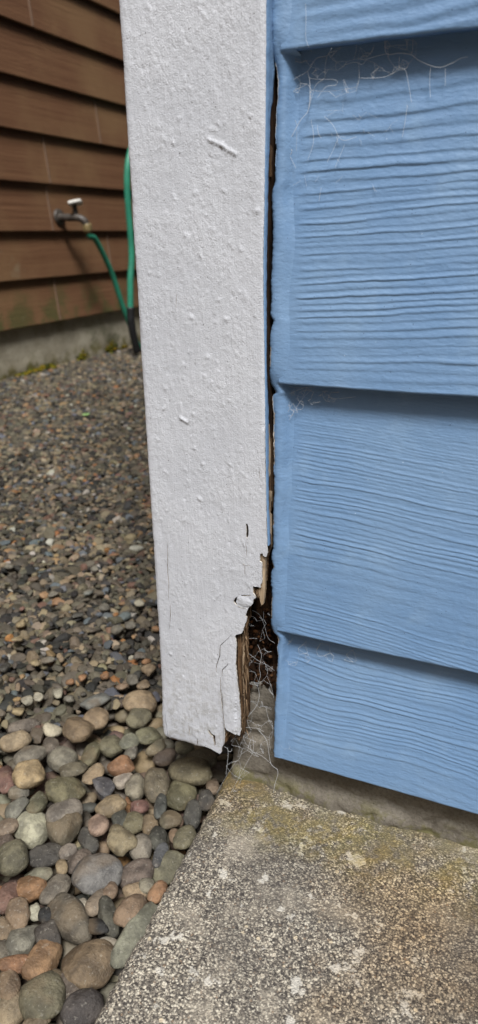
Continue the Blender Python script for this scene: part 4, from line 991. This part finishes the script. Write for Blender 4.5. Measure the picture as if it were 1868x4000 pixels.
obj('black_sleeve', tube_mesh('black_sleeve', spline([onX(u, v, HX0+.16) for u, v in ((510, 1200), (513, 1260), (524, 1320), (537, 1375))], 8), [.015]*25, 14), hose2, BLACK)
def seedling():
    c = onZ(335, 1625, -.022); V = []; F = []
    for k in range(7):
        a = k*2*np.pi/7+.3; L = .011*(.8+.4*rs.rand()); w = L*.36; ax = np.array([math.cos(a), math.sin(a), .45]); sd = np.array([-math.sin(a), math.cos(a), 0]); s = len(V)
        for t, ww, zz in ((0, .15, 0), (.4, 1, .3), (.75, .8, .25), (1, .05, 0)):
            p = c+ax*L*t+np.array([0, 0, zz*.004]); V += [p-sd*w*ww, p+np.array([0, 0, -.0008]), p+sd*w*ww]
        for j in range(3): q = s+3*j; F += [(q, q+1, q+4, q+3), (q+1, q+2, q+5, q+4)]
    return raw_mesh('seedling', V, F, True, [LEAF])
tag(obj('weed_seedling', seedling()), 'tiny bright green seedling sprouting from the gravel', 'plant')
lp = [onZ(u, v, .004) for u, v in ((918, 2992), (930, 2985), (945, 2975), (962, 2969))]
LEAFB = m_plain('dead_leaf_brown', (.085, .035, .018), .7, .3, 300)
tag(obj('dead_twig', tube_mesh('dead_twig', spline(lp, 5), [.0007, .0012, .0015, .0017, .0018, .0018, .0018, .0017, .0016, .0015, .0015, .0014, .0012, .0010, .0009, .0005], 7), mat=LEAFB), 'short reddish brown dead twig on the slab corner below the rot', 'twig')

# rotten crumbs inside the hollow
def crumbs():
    n = 240; u = rs.uniform(965, 1068, n); v = rs.uniform(2380, 2690, n); C = np.array([onY(a, b, .020+rs.uniform(-.004, .006)) for a, b in zip(u, v)])
    return stone_field('rot_crumbs', C, rs.uniform(.0005, .0018, n), palette(n, rs, [((60, 36, 20), 6), ((96, 60, 34), 3), ((130, 92, 60), 1.2), ((40, 26, 18), 5)], .42), 1, m_attr('crumbled_wood', .95, 900, .1), 71, .35, .3, 1, False)
cr = gpart('rot_crumbs', crumbs()); cr['kind'] = 'stuff'

# ------------------------------------------------------------------ cobwebs
class Web:
    def __init__(s): s.V = []; s.F = []
    def strand(s, pts, r):
        P = np.asarray(pts); V, F, _ = tube_arrays(P, r, 3, len(s.V), False); s.V += V; s.F += F
    def build(s, label):
        o = obj('cobweb', raw_mesh('cobweb', s.V, s.F, True, [WEB])); return tag(o, label, 'cobweb', 'cobwebs on the garage corner')
def zpx(pts, x0, y0, k): return [(x0+k*a, y0+k*b) for a, b in pts]
wr = np.random.RandomState(5)
def lift(pts, off):
    """photo pixels -> points hanging a few millimetres in front of the siding"""
    out = []
    for u, v in pts:
        p = onY(u, v, 0.0)
        for _ in range(3): p = onY(u, v, float(np.clip(sy(p[2]), 0, .0115))-off)
        out.append(p)
    return np.array(out)
def net(web, poly, n, r, place, k=2, seed=1, maxd=120):
    rs_ = np.random.RandomState(seed); poly = np.array(poly, float); pts = []
    while len(pts) < n:
        q = rs_.uniform(poly.min(0), poly.max(0)); 
        if inside(q[None], poly)[0]: pts.append(q)
    pts = np.array(pts)
    for i in range(n):
        d = np.linalg.norm(pts-pts[i], axis=1); o = np.argsort(d)[1:1+k]
        for j in o:
            if d[j] > maxd: continue
            m = (pts[i]+pts[j])/2+rs_.normal(size=2)*d[j]*.04; q = spline([pts[i], m, pts[j]], 4)
            web.strand(place(q), r*rs_.uniform(.6, 1.2))
w1 = Web(); K = .763
def s1(pts, r, off=.003): w1.strand(lift(spline(zpx(pts, 950, 0, K), 5), off), r)
R1, R2, R3 = .00018, .00012, .00007
for p in ([(455, 240), (430, 285), (375, 300), (330, 365), (270, 400), (222, 442)], [(725, 200), (735, 275), (800, 272), (860, 280), (905, 312), (1000, 345), (1080, 318)], [(330, 365), (342, 430), (335, 560), (290, 622), (232, 740), (250, 770), (240, 800), (215, 880), (192, 1000)]): s1(p, R1)
for p in ([(580, 222), (578, 262), (568, 305)], [(430, 285), (420, 340), (416, 400), (370, 440), (335, 560)], [(800, 290), (800, 345), (832, 362), (850, 450), (862, 525)], [(870, 190), (868, 250), (860, 280)], [(330, 365), (350, 402), (470, 408), (475, 435), (425, 445), (380, 500)],
  [(800, 345), (760, 380), (700, 398), (600, 400)], [(520, 330), (575, 318), (610, 330), (640, 300), (735, 275)], [(415, 595), (460, 640), (490, 700), (520, 718), (580, 700)], [(320, 20), (322, 100), (322, 200), (350, 265)], [(960, 345), (955, 420), (960, 500)], [(1035, 350), (1035, 440)], [(1080, 318), (1110, 300), (1150, 290)],
  [(380, 640), (385, 680), (400, 708)], [(490, 700), (460, 770), (430, 830)], [(520, 740), (470, 860)], [(840, 540), (830, 620), (815, 700)], [(240, 800), (270, 860)], [(355, 640), (360, 730), (330, 820)], [(190, 1000), (182, 890), (205, 880)], [(170, 760), (168, 880), (190, 1000)], [(205, 470), (200, 600), (215, 700)], [(400, 960), (388, 1030)]): s1(p, R2)
net(w1, zpx([(230, 300), (420, 255), (640, 215), (900, 180), (880, 330), (700, 430), (560, 480), (400, 520), (300, 560), (230, 480)], 950, 0, K), 90, R3, lambda q: lift(q, .0028), 3, 7, 120)
net(w1, zpx([(230, 560), (600, 480), (880, 420), (860, 640), (700, 720), (420, 760), (230, 780)], 950, 0, K), 26, R3*.8, lambda q: lift(q, .0012), 1, 8, 140)
for k in range(14): 
    x = wr.uniform(180, 700); y = wr.uniform(560, 980); a = wr.normal(1.4, .5); L = wr.uniform(12, 60); s1([(x, y), (x+L*.5*math.cos(a)+wr.normal()*3, y+L*.5*math.sin(a)), (x+L*math.cos(a), y+L*math.sin(a))], R3, .0012)
w1.build('wide branching cobweb under the upper blue lap beside the caulk')
w2 = Web()
net(w2, [(1088, 1508), (1180, 1512), (1330, 1528), (1320, 1570), (1200, 1590), (1120, 1640), (1085, 1600)], 110, R3, lambda q: lift(q, .0030), 3, 9, 90)
for p in ([(1065, 1565), (1110, 1548), (1160, 1525), (1200, 1512)], [(1130, 1510), (1165, 1515), (1235, 1512)], [(1140, 1580), (1110, 1640), (1075, 1720)], [(1220, 1520), (1180, 1560), (1130, 1640)], [(1075, 1720), (1085, 1660), (1130, 1580)], [(1300, 1560), (1390, 1550)]): w2.strand(lift(spline(p, 5), .0035), R2)
w2.build('small dusty cobweb clump under the middle blue lap')
w3 = Web()
net(w3, [(1090, 2480), (1180, 2490), (1420, 2545), (1380, 2600), (1230, 2580), (1150, 2620), (1095, 2600)], 46, R3*.8, lambda q: lift(q, .0025), 3, 10, 120)
net(w3, [(1090, 2840), (1180, 2830), (1230, 2900), (1160, 2960), (1090, 2940)], 12, R3*.8, lambda q: lift(q, .0015), 1, 12, 90)
w3.build('thin faint cobweb under the lowest blue lap')
w4 = Web()
def deep(q):
    """hangs in the hollow, the lower ends reach the slab in front of the foundation"""
    out = []
    for u, v in q:
        y = .006 if v < 2700 else .006-.000045*(v-2700)
        p = onY(u, v, y)
        if p[2] < .0012: p = onZ(u, v, .0012)
        out.append(p)
    return np.array(out)
def s4(pts, r): w4.strand(deep(spline(z7(pts), 5)), r)
for p in ([(485, 1215), (520, 1310), (500, 1420), (510, 1500), (485, 1580), (500, 1680), (470, 1780), (400, 1870), (350, 1970), (240, 2100)], [(515, 2020), (570, 2100), (605, 2300), (670, 2370), (640, 2500), (630, 2570)], [(180, 2145), (215, 2190), (195, 2400)], [(250, 2165), (240, 2190), (215, 2190)]): s4(p, R1*.85)
for p in ([(555, 1390), (575, 1450), (560, 1510), (485, 1580)], [(370, 1270), (490, 1360), (555, 1390), (640, 1450)], [(290, 2280), (240, 2350), (195, 2420), (150, 2500), (110, 2570)], [(440, 2050), (445, 2180), (400, 2270), (340, 2380), (240, 2570)], [(480, 1980), (515, 2020)], [(560, 1780), (580, 1880), (630, 1980)], [(350, 1970), (480, 1980), (540, 2010)], [(430, 895), (500, 940), (540, 1020), (580, 1150), (640, 1200)], [(540, 910), (535, 980), (500, 960)],
  [(620, 2010), (590, 2060), (600, 2180)], [(570, 1500), (610, 1600), (630, 1700)], [(340, 1165), (440, 1155), (480, 1160)], [(415, 2120), (430, 2190), (520, 2230), (605, 2300)], [(640, 650), (720, 760), (800, 890), (830, 950)]): s4(p, R2*.8)
net(w4, z7([(380, 1250), (620, 1200), (640, 1700), (620, 2100), (520, 2250), (300, 2250), (340, 2000), (380, 1700)]), 75, R3*.8, deep, 3, 13, 160)
net(w4, z7([(260, 2050), (460, 2050), (520, 2300), (300, 2560), (140, 2560)]), 26, R3*.8, deep, 3, 14, 160)
net(w4, z7([(400, 880), (600, 860), (620, 1200), (380, 1200)]), 16, R3*.7, deep, 2, 15, 160)
w4.build('cobweb strung across the rotted hollow down to the slab')
